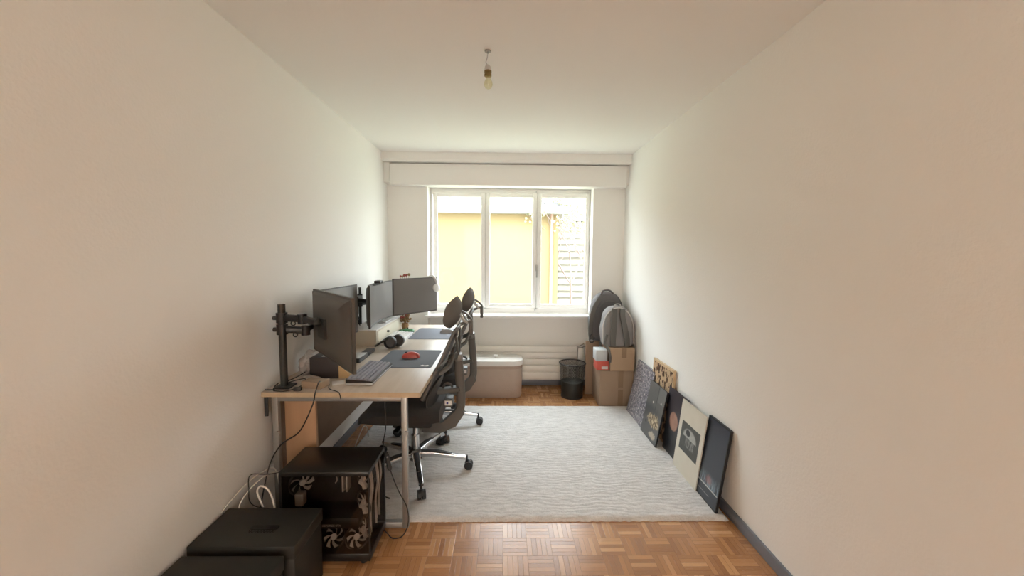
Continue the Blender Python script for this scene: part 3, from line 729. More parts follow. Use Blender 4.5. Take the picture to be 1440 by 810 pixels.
    def patch(b, z0, z1, hw0, hw1, th=0.004, d=0.0, nz=10, ny=12, bulge=0.0, ellips=False):
        F, B = [], []
        for i in range(nz+1):
            f = i/nz; z = z0+(z1-z0)*f; hw = hw0+(hw1-hw0)*f
            if ellips: hw *= math.sqrt(max(0.02, 1-(2*f-1)**4*0.85))
            rf, rb = [], []
            for j in range(ny+1):
                v = j/ny*2-1; y = v*hw; e = (1-v**4)*(1-(2*f-1)**4); x = bx(z, y)+d
                rf.append(b.verts.new((x-bulge*e, y, z))); rb.append(b.verts.new((x+th*(0.3+0.7*e), y, z)))
            F.append(rf); B.append(rb)
        for i in range(nz):
            for j in range(ny):
                b.faces.new((F[i][j], F[i][j+1], F[i+1][j+1], F[i+1][j])); b.faces.new((B[i][j], B[i+1][j], B[i+1][j+1], B[i][j+1]))
            b.faces.new((F[i][0], F[i+1][0], B[i+1][0], B[i][0])); b.faces.new((F[i][ny], B[i][ny], B[i+1][ny], F[i+1][ny]))
        for j in range(ny):
            b.faces.new((F[0][j], B[0][j], B[0][j+1], F[0][j+1])); b.faces.new((F[nz][j], F[nz][j+1], B[nz][j+1], B[nz][j]))
    b = BM(); patch(b, 0.75, 0.955, 0.205, 0.165); obj('upper_back_mesh', b, FAB, t, ang=50)
    b = BM(); ringframe(b, 0.545, 0.722, 0.235, 0.222); obj('lower_back_frame', b, CHARC, t)
    b = BM(); patch(b, 0.555, 0.712, 0.225, 0.212); obj('lower_back_mesh', b, FAB, t, ang=50)
    # side links between the two frames and the central yoke to the spine
    for s in (-1, 1):
        b = BM(); sweep(b, smoothpath([(bx(0.70, 0.2)+0.02, s*0.19, 0.70), (bx(0.74, .17)+0.055, s*0.15, 0.735), (bx(0.79, .12)+0.05, s*0.09, 0.785), (0.285, s*0.02, 0.760)], 5), rrect(0.036, 0.016, 0.005), up=(1, 0, 0)); obj('yoke', b, CHARC, t)
        b = BM(); sweep(b, smoothpath([(bx(0.92, .1)+0.008, s*0.12, 0.925), (bx(.86, .05)+0.035, s*0.07, 0.85), (0.288, s*0.015, 0.765)], 5), rrect(0.030, 0.014, 0.005), up=(1, 0, 0)); obj('back_strut', b, CHARC, t)
    # lumbar pad on its bracket
    b = BM(); patch(b, 0.40, 0.645, 0.17, 0.19, th=0.03, d=0.012, bulge=0.02, ellips=True)
    lp = obj('lumbar_pad', b, mat('charcoal_pad', (0.045, 0.042, 0.040), 0.8, bump=0.2, bscale=300), t, ang=50)
    b = BM(); sweep(b, smoothpath([(0.150, 0, 0.53), (0.21, 0, 0.535), (0.295, 0, 0.55)], 5), rrect(0.07, 0.03, 0.008), up=(0, 0, 1)); torus(b, (0.215, 0, 0.55), 0.030, 0.008, Matrix.Rotation(PI/2, 4, 'X'), seg=20); obj('lumbar_bracket', b, CHARC, t)
    b = BM(); box(b, 0.205, 0.245, -0.052, -0.049, 0.455, 0.478, M=None); box(b, 0.20, 0.25, -0.05, 0.05, 0.435, 0.49, 0.006)
    obj('height_lever_box', b, CHARC, t)
    b = BM(); box(b, 0.203, 0.247, -0.0535, -0.0515, 0.452, 0.482, 0.0); tl = obj('care_label', b, WPLAS, t, smooth=False); tl['label'] = 'small white sticker'
    b = BM(); cyl(b, (0.220, -0.0535, 0.467), (0.220, -0.0545, 0.467), 0.007); obj('sticker_mark', b, mat('blue_ink', (0.03, 0.03, 0.25), 0.5), tl)
    # headrest
    b = BM(); F, B = [], []; nz, ny = 12, 16
    for i in range(nz+1):
        f = i/nz*2-1; rf, rb = [], []
        for j in range(ny+1):
            v = j/ny*2-1; hw = 0.148*math.sqrt(max(0.03, 1-abs(f)**2.6*0.85)); y = v*hw
            e = max(0, 1-v**4)*max(0, 1-f**4); z = 1.052+f*0.098
            x = 0.292 - 3.6*y*y + 0.018*f - 0.05*f*f*0.6
            rf.append(b.verts.new((x-0.014*e, y, z))); rb.append(b.verts.new((x+0.004+0.012*e, y, z)))
        F.append(rf); B.append(rb)
    for i in range(nz):
        for j in range(ny):
            b.faces.new((F[i][j], F[i][j+1], F[i+1][j+1], F[i+1][j])); b.faces.new((B[i][j], B[i+1][j], B[i+1][j+1], B[i][j+1]))
        b.faces.new((F[i][0], F[i+1][0], B[i+1][0], B[i][0])); b.faces.new((F[i][ny], B[i][ny], B[i+1][ny], F[i+1][ny]))
    for j in range(ny):
        b.faces.new((F[0][j], B[0][j], B[0][j+1], F[0][j+1])); b.faces.new((F[nz][j], F[nz][j+1], B[nz][j+1], B[nz][j]))
    hr = obj('headrest', b, mat('grey_headrest_fabric', (0.13, 0.122, 0.112), 0.85, bump=0.2, bscale=300), t, ang=50)
    b = BM()
    sweep(b, smoothpath([(0.292, 0, 1.06), (0.33, 0, 1.045), (0.365, 0, 1.012), (0.372, 0, 0.985)], 5), rrect(0.014, 0.030, 0.005), up=(0, 1, 0)); 
    sweep(b, smoothpath([(0.372, 0, 0.995), (0.335, 0, 0.985), (0.285, 0, 0.960), (0.272, 0, 0.90)], 5), rrect(0.018, 0.040, 0.006), up=(0, 1, 0))
    box(b, 0.355, 0.380, -0.018, 0.018, 0.905, 1.0, 0.006)
    obj('headrest_bracket', b, CHARC, t)
    for s in (-1, 1):
        b = BM(); sweep(b, smoothpath([(0.300, s*0.01, 1.05), (0.31, s*0.05, 1.03), (0.33, s*0.045, 1.0), (0.345, s*0.015, 0.985)], 5), circ(0.007, 8)); obj('headrest_rod', b, mat('light_grey_rod', (0.45, 0.44, 0.42), 0.3), t)
    return t
ch = make_chair(); ch.location = (-0.583, 2.555, RZ)
ch['label'] = 'black mesh office chair with headrest at near half of desk'
ch2 = copy_tree(ch); ch2.location = (-0.555, 3.250, RZ); ch2.rotation_euler = (0, 0, math.radians(2))
ch2['label'] = 'black mesh office chair farther back, beside plain mouse mat'
for o in (ch, ch2): o['group'] = 'office chairs along the desk'

# ------------------------------------------------------------------ computer case
PX0, PX1, PY0, PY1, PZ = -1.015, -0.610, 1.742, 1.985, 0.452
t = thing('computer_case', 'black computer case with glass sides and pale fans', 'computer', ((PX0+PX1)/2, (PY0+PY1)/2, 0)); pc = t
b = BM(); f = 0.012
box(b, PX0, PX1, PY0, PY1, PZ-0.022, PZ, 0.004); box(b, PX0, PX1, PY0, PY1, 0.022, 0.06, 0.004)
box(b, PX0, PX0+0.012, PY0+0.004, PY1, 0.05, PZ-0.01)
for (x, y) in ((PX0+f/2, PY0+f/2), (PX1-0.003, PY0+0.003), (PX0+f/2, PY1-f/2), (PX1-f/2, PY1-f/2)):
    w = f/2 if x < PX1-0.004 else 0.003
    box(b, x-w, x+w, y-w, y+w, 0.05, PZ-0.015)
obj('chassis', b, SATIN, t)
b = BM()
for x in (PX0+0.04, PX1-0.04):
    for y in (PY0+0.03, PY1-0.03): cyl(b, (x, y, 0), (x, y, 0.024), 0.014, 0.017)
obj('foot', b, BLACK, t)
b = BM(); box(b, PX0+0.012, PX1-0.006, PY0+0.001, PY0+0.0045, 0.058, PZ-0.02); obj('front_glass', b, TGLASS, t, smooth=False)
b = BM(); box(b, PX1-0.0045, PX1-0.001, PY0+0.006, PY1-0.012, 0.058, PZ-0.02); obj('side_glass', b, TGLASS, t, smooth=False)
b = BM(); box(b, PX0+0.012, PX1-0.02, PY1-0.075, PY1-0.065, 0.06, PZ-0.022); obj('motherboard', b, DBOARD, t, smooth=False)
b = BM(); box(b, PX0+0.012, PX1-0.002, PY1-0.014, PY1-0.004, 0.05, PZ-0.02); obj('rear_panel', b, SATIN, t, smooth=False)
def fan(c, M, r=0.055):
    c = Vector(c); b = BM(); torus(b, c, r+0.003, 0.0045, M, seg=28, n=6)
    fr = obj('fan', b, BLACK, t)
    b = BM()
    for k in range(7):
        a0 = 2*PI*k/7; q = []
        for s in range(6):
            f_ = s/5; rr = 0.014+(r-0.018)*f_; a = a0+0.55*f_; w = 0.20+0.12*f_
            q.append((M @ Vector((rr*math.cos(a), rr*math.sin(a), 0.005))+c, M @ Vector((rr*math.cos(a+w*1.3), rr*math.sin(a+w*1.3), -0.005))+c))
        V = [(b.verts.new(p), b.verts.new(p2)) for p, p2 in q]
        V2 = [(b.verts.new(p+M @ Vector((0, 0, 0.0015))), b.verts.new(p2+M @ Vector((0, 0, 0.0015)))) for p, p2 in q]
        for i in range(5):
            b.faces.new((V[i][0], V[i+1][0], V[i+1][1], V[i][1])); b.faces.new((V2[i][0], V2[i][1], V2[i+1][1], V2[i+1][0]))
            b.faces.new((V[i][0], V2[i][0], V2[i+1][0], V[i+1][0])); b.faces.new((V[i][1], V[i+1][1], V2[i+1][1], V2[i][1]))
        b.faces.new((V[5][0], V2[5][0], V2[5][1], V[5][1]))
    cyl(b, c-M @ Vector((0, 0, 0.006)), c+M @ Vector((0, 0, 0.006)), 0.014, seg=16)
    obj('fan_blades', b, FANW, fr, ang=60)
RX = Matrix.Rotation(PI/2, 4, 'X'); RYm = Matrix.Rotation(PI/2, 4, 'Y'); TI = Matrix.Identity(4)
fan((PX0+0.055, PY0+0.10, 0.345), Matrix.Rotation(math.radians(-50), 4, 'Z') @ Matrix.Rotation(PI/2, 4, 'Y') , 0.056)
for z in (0.128, 0.250, 0.372): fan((PX1-0.055, PY0+0.085, z), Matrix.Rotation(math.radians(48), 4, 'Z') @ Matrix.Rotation(-PI/2, 4, 'Y'), 0.054)
for x in (-0.800, -0.692): fan((x, PY0+0.060, 0.100), Matrix.Rotation(math.radians(58), 4, 'X'), 0.050)
b = BM(); box(b, -0.975, -0.935, PY0+0.05, PY0+0.09, 0.255, 0.315, 0.006); obj('cable_shroud', b, SILVER, t)
b = BM(); cyl(b, (-0.826, PY1-0.075, 0.352), (-0.826, PY1-0.125, 0.352), 0.034, seg=24); obj('pump_block', b, BLACK, t)
b = BM(); torus(b, (-0.826, PY1-0.127, 0.352), 0.024, 0.003, RX, a0=-0.9, a1=0.6, seg=16, n=6); obj('pump_ring', b, FANW, t)
for x in (-0.778, -0.758):
    b = BM(); box(b, x-0.0035, x+0.0035, PY1-0.125, PY1-0.075, 0.285, 0.425, 0.001); obj('memory_stick', b, FANW, t)
b = BM(); box(b, -0.955, -0.670, PY0+0.030, PY0+0.165, 0.160, 0.212, 0.006); gc = obj('graphics_card', b, SATIN, t)
cu = bpy.data.curves.new('card_lettering', 'FONT'); cu.body = 'GEFORCE RTX'; cu.size = 0.0135; cu.extrude = 0.0006; cu.align_x = 'CENTER'; cu.align_y = 'CENTER'
o = bpy.data.objects.new('card_lettering', cu); C.objects.link(o); bpy.context.view_layer.update()
me = bpy.data.meshes.new_from_object(o.evaluated_get(bpy.context.evaluated_depsgraph_get())); bpy.data.objects.remove(o)
me.materials.append(FANW); o = bpy.data.objects.new('card_lettering', me); C.objects.link(o); o.parent = gc
me.transform(Matrix.Translation(Vector((-0.797, PY0+0.0295, 0.176))-rootloc(pc)) @ RX)
b = BM()
for k, (x, y) in enumerate(((PX1-0.022, PY0+0.175), (PX1-0.030, PY0+0.19), (PX1-0.018, PY0+0.205), (PX1-0.014, PY0+0.05), (PX1-0.016, PY0+0.075), (PX1-0.013, PY0+0.14))):
    tube(b, [(x, y, 0.42), (x+0.006, y+0.006, 0.33), (x-0.004, y, 0.24), (x, y-0.01, 0.12)], 0.005, 8)
obj('case_cables', b, FANW, t)

# ------------------------------------------------------------------ two low black boxes in front
LIDM = mat('black_fibre_board', (0.017, 0.017, 0.014), 0.55, vary=0.15, vscale=20)
EMB = mat('embossed_black', (0.004, 0.004, 0.004), 0.2)
def blackbox(label, x0, x1, y0, y1, z1):
    t = thing('storage_box', label, 'storage box', ((x0+x1)/2, (y0+y1)/2, 0))
    b = BM(); box(b, x0+0.005, x1-0.005, y0+0.005, y1-0.005, 0, z1-0.055, 0.004); obj('body', b, LIDM, t)
    b = BM(); box(b, x0, x1, y0, y1, z1-0.055, z1, 0.005); lid = obj('lid', b, LIDM, t)
    cx, cy = (x0+x1)/2+0.03, (y0+y1)/2-0.01
    b = BM(); prism(b, [(cx+a, cy+c) for a, c in rrect(0.115, 0.026, 0.0125, 5)], z1, z1+0.0015)
    for k in range(9):
        x = cx-0.048+k*0.012; tube(b, [(x-0.004, cy-0.02, z1+0.001), (x, cy-0.030-0.003*(k % 2), z1+0.001), (x+0.006, cy-0.021, z1+0.001)], 0.0012, 5, 3)
    obj('embossed_script', b, EMB, lid)
    return t
blackbox('black box with embossed lid touching the computer case', -1.213, -0.800, 1.462, 1.700, 0.312)
blackbox('black lidded box nearest the camera against left wall', -1.205, -0.822, 1.09, 1.430, 0.302)

# cables behind the boxes
def loops(label, paths, r, m, name='cable'):
    t = thing(name, label, 'cable', paths[0][0])
    for p in paths:
        b = BM(); tube(b, p, r, 8, 8); obj('strand', b, m, t, ang=60)
    return t
loops('thick white cable arching up between box and computer case', [[(-1.075, 1.735, 0.0045), (-1.07, 1.735, 0.20), (-1.085, 1.735, 0.29), (-1.11, 1.74, 0.36), (-1.095, 1.745, 0.385), (-1.06, 1.745, 0.36), (-1.035, 1.74, 0.28), (-1.03, 1.735, 0.15), (-1.033, 1.73, 0.0045)]], 0.0045, WCAB)
loops('pair of thin white cables running along left wall', [[(-1.218, 1.66, 0.314), (-1.205, 1.72, 0.345), (-1.19, 1.80, 0.37), (-1.17, 1.88, 0.375), (-1.15, 1.95, 0.35), (-1.14, 1.97, 0.2), (-1.14, 1.97, 0.003)],
                                                      [(-1.18, 1.712, 0.10), (-1.18, 1.715, 0.28), (-1.175, 1.74, 0.33), (-1.16, 1.80, 0.36), (-1.14, 1.86, 0.37), (-1.12, 1.93, 0.34), (-1.11, 1.97, 0.2), (-1.11, 1.97, 0.003)]], 0.0032, WCAB)
loops('thin black cable looped over the box beside computer case', [[(-1.045, 1.86, 0.39), (-1.10, 1.80, 0.41), (-1.155, 1.765, 0.425), (-1.158, 1.755, 0.36), (-1.14, 1.73, 0.325), (-1.10, 1.705, 0.316), (-1.04, 1.69, 0.316), (-1.03, 1.69, 0.316)]], 0.0022, CABLE)
# power lead with inline switch, under the desk
t = thing('power_lead', 'black power lead with inline switch trailing beside computer case', 'cable', (-0.57, 2.0, 0))
b = BM(); tube(b, [(-0.69, 2.26, 0.60), (-0.68, 2.24, 0.45), (-0.655, 2.12, 0.43), (-0.628, 2.02, 0.425), (-0.600, 1.985, 0.41), (-0.575, 1.965, 0.33), (-0.535, 1.95, 0.24), (-0.490, 1.945, 0.15), (-0.485, 1.94, 0.06), (-0.515, 1.93, 0.004), (-0.56, 1.92, 0.004), (-0.60, 1.96, 0.004), (-0.66, 2.02, 0.004)], 0.0028); obj('cord', b, CABLE, t)
b = BM(); sweep(b, [Vector((-0.604, 1.988, 0.42)), Vector((-0.600, 1.984, 0.405)), Vector((-0.582, 1.970, 0.345)), Vector((-0.578, 1.967, 0.335))], rrect(0.022, 0.016, 0.005), scales=[0.6, 1, 1, 0.6]); sw = obj('inline_switch', b, BLACK, t)
b = BM(); ball(b, (-0.592, 1.967, 0.405), 0.004, 8); obj('indicator', b, WPLAS, sw)
# floor cables under the desk
cable('cable', 'tangled black cable on rug under the near chair', [(-0.98, 2.32, 0.024), (-0.90, 2.35, 0.03), (-0.85, 2.30, 0.16), (-0.82, 2.33, 0.19), (-0.78, 2.29, 0.15), (-0.73, 2.27, 0.03), (-0.66, 2.22, 0.024)], 0.004)
cable('cable', 'pale cable arching over the rug behind the near chair seat', [(-1.05, 3.02, 0.022), (-1.045, 2.98, 0.10), (-1.05, 2.92, 0.15), (-1.07, 2.86, 0.09), (-1.085, 2.80, 0.024)], 0.004, WCAB)

# ------------------------------------------------------------------ hamper, bin
def rr3(b, x0, x1, y0, y1, prof, r, n=8):
    rings = []
    for inset, z in prof:
        rings.append([b.verts.new(((x0+x1)/2+a, (y0+y1)/2+c, z)) for a, c in rrect(x1-x0-2*inset, y1-y0-2*inset, max(0.005, r-inset), n)])
    k = len(rings[0])
    for p, q in zip(rings, rings[1:]):
        for i in range(k): b.faces.new((p[i], p[(i+1) % k], q[(i+1) % k], q[i]))
    b.faces.new(rings[0][::-1]); b.faces.new(rings[-1])
HX0, HX1, HY0, HY1 = -0.50, 0.185, 3.915, 4.20
t = thing('storage_hamper', 'beige cloth hamper with rounded corners and white lid', 'hamper', ((HX0+HX1)/2, (HY0+HY1)/2, 0))
b = BM(); rr3(b, HX0, HX1, HY0, HY1, [(0.012, 0.0), (0.004, 0.02), (0.0, 0.2), (0.002, 0.34), (0.004, 0.355)], 0.10); obj('body', b, HAMP, t)
b = BM(); rr3(b, HX0-0.008, HX1+0.008, HY0-0.008, HY1+0.008, [(0.0, 0.335), (0.0, 0.372), (0.006, 0.382), (0.02, 0.386)], 0.108); lid = obj('lid', b, HLID, t)
b = BM(); cyl(b, (-0.085, 4.04, 0.385), (-0.085, 4.04, 0.398), 0.010); ball(b, (-0.085, 4.04, 0.408), (0.028, 0.02, 0.014), 14); obj('knob', b, WPLAS, lid)
b = BM(); rr3(b, HX0-0.002, HX1+0.002, HY0-0.002, HY1+0.002, [(0, 0.300), (0, 0.322)], 0.102); obj('rim_band', b, mat('hamper_band', (0.38, 0.29, 0.24), 0.9), t)

t = thing('waste_bin', 'black wire mesh waste bin standing before the radiator', 'waste bin', (0.70, 3.99, 0))
bx0, by0 = 0.70, 3.99
MESHM = bpy.data.materials.new('wire_mesh'); MESHM.use_nodes = True; nt = MESHM.node_tree; pb = nt.nodes['Principled BSDF']
pb.inputs['Base Color'].default_value = (0.03, 0.03, 0.028, 1); pb.inputs['Roughness'].default_value = 0.4
n_ = N(MESHM); x, y, z = n_.xyz(); g = n_.math
ang_ = g('MULTIPLY', g('ARCTAN2', y, x), 60.0); zz = g('MULTIPLY', z, 420.0)
a_ = g('GREATER_THAN', g('SINE', g('ADD', g('MULTIPLY', ang_, 1.0), zz)), 0.62); c_ = g('GREATER_THAN', g('SINE', g('SUBTRACT', ang_, zz)), 0.62)
n_.put(pb.inputs['Alpha'], g('MAXIMUM', a_, c_))
b = BM(); prof = [(0.108+0.024*k/10, 0.012+0.335*k/10) for k in range(11)]
rings = [[b.verts.new((bx0+r*math.cos(2*PI*i/48), by0+r*math.sin(2*PI*i/48), z)) for i in range(48)] for r, z in prof]
for p, q in zip(rings, rings[1:]):
    for i in range(48): b.faces.new((p[i], p[(i+1) % 48], q[(i+1) % 48], q[i]))
o = obj('mesh_wall', b, MESHM, t)
b = BM(); torus(b, (bx0, by0, 0.350), 0.133, 0.006, seg=48); obj('rim', b, BLACK, t)
b = BM(); lathe(b, [(0.0001, 0.006), (0.105, 0.004), (0.110, 0.0), (0.112, 0.016), (0.109, 0.02), (0.104, 0.01), (0.0001, 0.01)], (bx0, by0, 0), 48); obj('base', b, BLACK, t)
b = BM(); lathe(b, [(0.100, 0.012), (0.110, 0.10), (0.112, 0.165), (0.07, 0.172), (0.0001, 0.168)], (bx0, by0, 0), 40)
for v in b.verts:
    if v.co.z > 0.13: v.co.z += 0.012*noise.noise(v.co*30)
tag(obj('bin_liner', b, mat('dark_green_liner', (0.030, 0.034, 0.028), 0.45, bump=0.4, bscale=30), origin=(bx0, by0, 0.012)), 'dark rubbish bag half filling the wire mesh bin', 'bin bag')

# ------------------------------------------------------------------ cartons
def carton(label, x0, x1, y0, y1, z0, z1, m, tx, tapes, name='cardboard_box', seam=None):
    t = thing(name, label, 'box', ((x0+x1)/2, (y0+y1)/2, z0))
    b = BM(); box(b, x0, x1, y0, y1, z0, z1, 0.004, seg=1); obj('carton_body', b, m, t)
    b = BM(); xm = (x0+x1)/2
    box(b, x0+0.004, x1-0.004, (y0+y1)/2-0.001, (y0+y1)/2+0.001, z1, z1+0.0015); obj('flap_seam', b, TAPE, t, smooth=False)
    for (a, c) in tapes:
        b = BM(); box(b, tx-0.024, tx+0.024, y0-0.0015, y0, a, c); obj('tape_strip', b, TAPE, t, smooth=False)
    return t
carton('larger lower cardboard box in the corner with vertical tape', 0.915, 1.238, 3.70, 4.02, 0.0, 0.352, CARD2, 1.115, [(0.01, 0.17), (0.19, 0.351)])
carton('upper cardboard box under the backpacks', 1.005, 1.238, 3.685, 4.02, 0.3535, 0.575, CARD, 1.135, [(0.48, 0.574)])
t = thing('red_carton', 'small red box on left edge of the lower cardboard box', 'box', (0.93, 3.78, 0.3535))
b = BM(); box(b, 0.872+0.015, 0.998, 3.71, 3.86, 0.3535, 0.440, 0.002); obj('carton_body', b, REDB, t)
b = BM(); box(b, 0.93, 0.990, 3.7085, 3.71, 0.365, 0.392); obj('pale_label', b, PALE, t, smooth=False)
b = BM(); box(b, 0.878, 0.985, 3.715, 3.86, 0.4405, 0.548, 0.003); tag(obj('grey_carton', b, GREYC, origin=(0.93, 3.78, 0.4405)), 'small grey white box stacked on the red box', 'box')
b = BM(); box(b, 0.845, 0.985, 4.045, 4.07, 0.0, 0.56, 0.003); o = obj('flat_carton', b, CARD2, origin=(0.9, 4.06, 0)); tag(o, 'tall flat cardboard panel standing behind the stacked boxes', 'cardboard')

# ------------------------------------------------------------------ backpacks
def bagbody(b, c, w, d, h, n=26, lean=0.0, seed=0, bm_amp=0.02, topk=0.55):
    rings = []
    for i in range(n+1):
        f = i/n; z = h*f
        k = 1.0 if f < topk else math.sqrt(max(0.0, 1-((f-topk)/(1-topk))**3.2))
        k *= 0.90+0.10*math.sin(PI*min(1, f*1.6))
        e = min(1, f/0.06)**0.5*0.12+0.88
        row = []
        for j in range(28):
            a = 2*PI*j/28; ca, sa = math.cos(a), math.sin(a); p = 0.5
            x = w/2*math.copysign(abs(ca)**p, ca)*max(k, 0.03)*e; y = d/2*math.copysign(abs(sa)**p, sa)*max(k**0.6, 0.03)*e
            nn = noise.noise(Vector((x*8+seed, y*8, z*8)))*bm_amp
            row.append(b.verts.new((c[0]+x*(1+nn*2)+0.0, c[1]+y*(1+nn*3)+lean*z, c[2]+z)))
        rings.append(row)
    for p, q in zip(rings, rings[1:]):
        for j in range(28): b.faces.new((p[j], p[(j+1) % 28], q[(j+1) % 28], q[j]))
    b.faces.new(rings[0][::-1]); b.faces.new(rings[-1])
# rear, darker
t = thing('backpack', 'dark backpack leaning at the wall behind the grey one', 'backpack', (1.06, 4.06, 0.56))
b = BM(); bagbody(b, (1.055, 4.085, 0.577), 0.36, 0.20, 0.50, seed=4, topk=0.5); obj('body', b, BAGD, t, ang=60)
b = BM(); sweep(b, smoothpath([(0.985, 4.03, 1.045), (1.00, 4.01, 1.088), (1.06, 4.01, 1.095), (1.11, 4.03, 1.06)], 6), rrect(0.016, 0.012, 0.004)); obj('grab_handle', b, BAGD, t)
b = BM(); sweep(b, smoothpath([(0.96, 3.985, 1.01), (0.905, 3.97, 0.92), (0.875, 3.965, 0.78), (0.872, 3.965, 0.66), (0.885, 3.97, 0.60)], 6), rrect(0.045, 0.014, 0.005), up=(0, 1, 0)); obj('shoulder_strap', b, CHARC, t)
b = BM(); sweep(b, smoothpath([(0.885, 3.96, 0.66), (0.862, 3.955, 0.62), (0.868, 3.955, 0.575), (0.900, 3.955, 0.575), (0.915, 3.96, 0.62)], 6), rrect(0.012, 0.012, 0.004)); obj('strap_loop', b, BLACK, t)
b = BM(); sweep(b, smoothpath([(0.92, 3.985, 0.80), (0.955, 3.975, 0.92), (1.03, 3.972, 0.985), (1.12, 3.975, 0.97), (1.18, 3.985, 0.88)], 6), circ(0.004)); obj('zip_piping', b, CHARC, t)
# front, grey
t = thing('backpack', 'grey backpack with pale piping and two broad dark straps', 'backpack', (1.10, 3.80, 0.575))
b = BM(); bagbody(b, (1.095, 3.815, 0.577), 0.315, 0.20, 0.385, seed=9, topk=0.45, lean=0.10); obj('body', b, BAGL, t, ang=60)
def yf(z): return 3.815-0.100+0.10*(z-0.577)
b = BM(); arch = []
for i in range(21):
    a = PI*i/20; z = 0.70+0.245*math.sin(a)**0.8 if 0 < i < 20 else 0.60
    x = 1.092-0.150*math.cos(a); arch.append((x, yf(z)+0.022, z))
sweep(b, smoothpath(arch, 3), circ(0.0055)); obj('arch_piping', b, PIPE, t)
for k, (xa, xb_) in enumerate(((1.045, 1.030), (1.125, 1.165))):
    b = BM(); sweep(b, smoothpath([(xa+0.01, yf(.95)+0.02, 0.935), (xa, yf(.88)-0.008, 0.87), ((xa+xb_)/2, yf(.75)-0.018, 0.75), (xb_, yf(.65)-0.016, 0.65), (xb_+0.004, yf(.59)-0.002, 0.592)], 6), rrect(0.055, 0.016, 0.006), up=(0, 1, 0)); obj('shoulder_strap', b, CHARC, t)
b = BM(); sweep(b, smoothpath([(1.06, yf(.96)+0.06, 0.957), (1.075, yf(.96)+0.05, 0.978), (1.11, yf(.96)+0.05, 0.978), (1.125, yf(.96)+0.06, 0.955)], 6), rrect(0.014, 0.008, 0.003)); obj('grab_handle', b, PIPE, t)
b = BM(); sweep(b, smoothpath([(0.975, 3.705, 0.70), (0.955, 3.695, 0.62), (0.985, 3.680, 0.56), (1.000, 3.670, 0.50), (0.998, 3.668, 0.44)], 6), rrect(0.022, 0.004, 0.001), up=(0, 1, 0)); obj('loose_strap', b, CHARC, t)
b = BM(); ball(b, (1.215, 3.80, 0.82), (0.02, 0.03, 0.035), 12); obj('side_buckle', b, PIPE, t)

# ------------------------------------------------------------------ pictures leaning on the right wall
def art_mat(name, fn, rough=0.4):
    m = mat(name, (0.1, 0.1, 0.1), rough); n = N(m); x, y, z = n.xyz(); n.put(n.b.inputs['Base Color'], fn(n, x, y)); return m
# local picture space: x = 0..1 from the window end to the camera end, y = 0..1 upwards, applied to a unit plate
def pic_speckle(n, u, v):
    v1_ = n.new('ShaderNodeTexVoronoi'); n.put(v1_.inputs['Vector'], n.obj); v1_.inputs['Scale'].default_value = 24
    a = n.noise(n.obj, 15, 6, 0.8); c = n.noise(n.obj, 27, 3, 0.7)
    col = n.mix(n.step(a, 0.42, 0.58), (0.05, 0.05, 0.075), (0.36, 0.35, 0.38))
    col = n.mix(n.step(c, 0.54, 0.62), col, (0.70, 0.67, 0.64))
    return n.mix(n.math('MULTIPLY', n.step(v1_.outputs['Distance'], 0.3, 0.8), 0.5), col, (0.12, 0.11, 0.16))
def pic_figures(n, u, v):
    w = n.new('ShaderNodeTexVoronoi', feature='F1'); n.put(w.inputs['Vector'], n.obj); w.inputs['Scale'].default_value = 13
    a = n.noise(n.obj, 22, 3, 0.6)
    mk = n.math('GREATER_THAN', n.math('ADD', n.math('MULTIPLY', w.outputs['Distance'], 0.55), n.math('MULTIPLY', a, 0.6)), 0.56)
    col = n.mix(mk, (0.085, 0.045, 0.028), (0.52, 0.37, 0.23))
    return n.mix(n.math('SUBTRACT', 1.0, n.rect(n, 0, 0, 0, 0, 0) if False else n.rect(u, v, 0.03, 0.97, 0.03, 0.97)), col, (0.62, 0.46, 0.28))
def pic_fish(n, u, v):
    col = n.mix(n.step(v, 0.55, 0.62), (0.085, 0.088, 0.092), (0.12, 0.122, 0.12))
    col = n.mix(n.math('MULTIPLY', n.rect(u, v, 0.56, 0.585, 0.55, 1.0), 0.8), col, (0.03, 0.03, 0.03))
    col = n.mix(n.math('MULTIPLY', n.rect(u, v, 0.62, 1.0, 0.72, 1.0), 0.5), col, (0.20, 0.20, 0.195))
    nz = n.noise(n.obj, 7, 5, 0.7); uu = n.math('ADD', u, n.math('MULTIPLY', n.math('SUBTRACT', nz, 0.5), 0.5)); vv = n.math('ADD', v, n.math('MULTIPLY', n.math('SUBTRACT', nz, 0.5), 0.22))
    gold = n.mix(n.step(n.noise(n.obj, 16, 3), 0.4, 0.6), (0.10, 0.065, 0.035), (0.55, 0.46, 0.31))
    col = n.mix(n.ell(uu, vv, 0.62, 0.36, 0.36, 0.11), col, gold)
    col = n.mix(n.ell(uu, vv, 0.72, 0.11, 0.20, 0.055), col, (0.42, 0.37, 0.29))
    col = n.mix(n.ell(u, v, 0.40, 0.66, 0.035, 0.02), col, (0.6, 0.6, 0.57)); col = n.mix(n.ell(u, v, 0.83, 0.74, 0.035, 0.02), col, (0.5, 0.5, 0.47))
    return n.mix(n.ell(u, v, 0.20, 0.25, 0.04, 0.03), col, (0.02, 0.02, 0.02))
def pic_planet(n, u, v):
    nz = n.noise(n.obj, 9, 4)
    col = n.mix(n.step(v, 0.2, 0.8), (0.018, 0.020, 0.024), (0.040, 0.035, 0.045))
    return n.mix(n.ell(u, v, 0.40, 0.53, 0.20, 0.14, 0.08), col, n.mix(nz, (0.22, 0.09, 0.06), (0.50, 0.30, 0.22)))
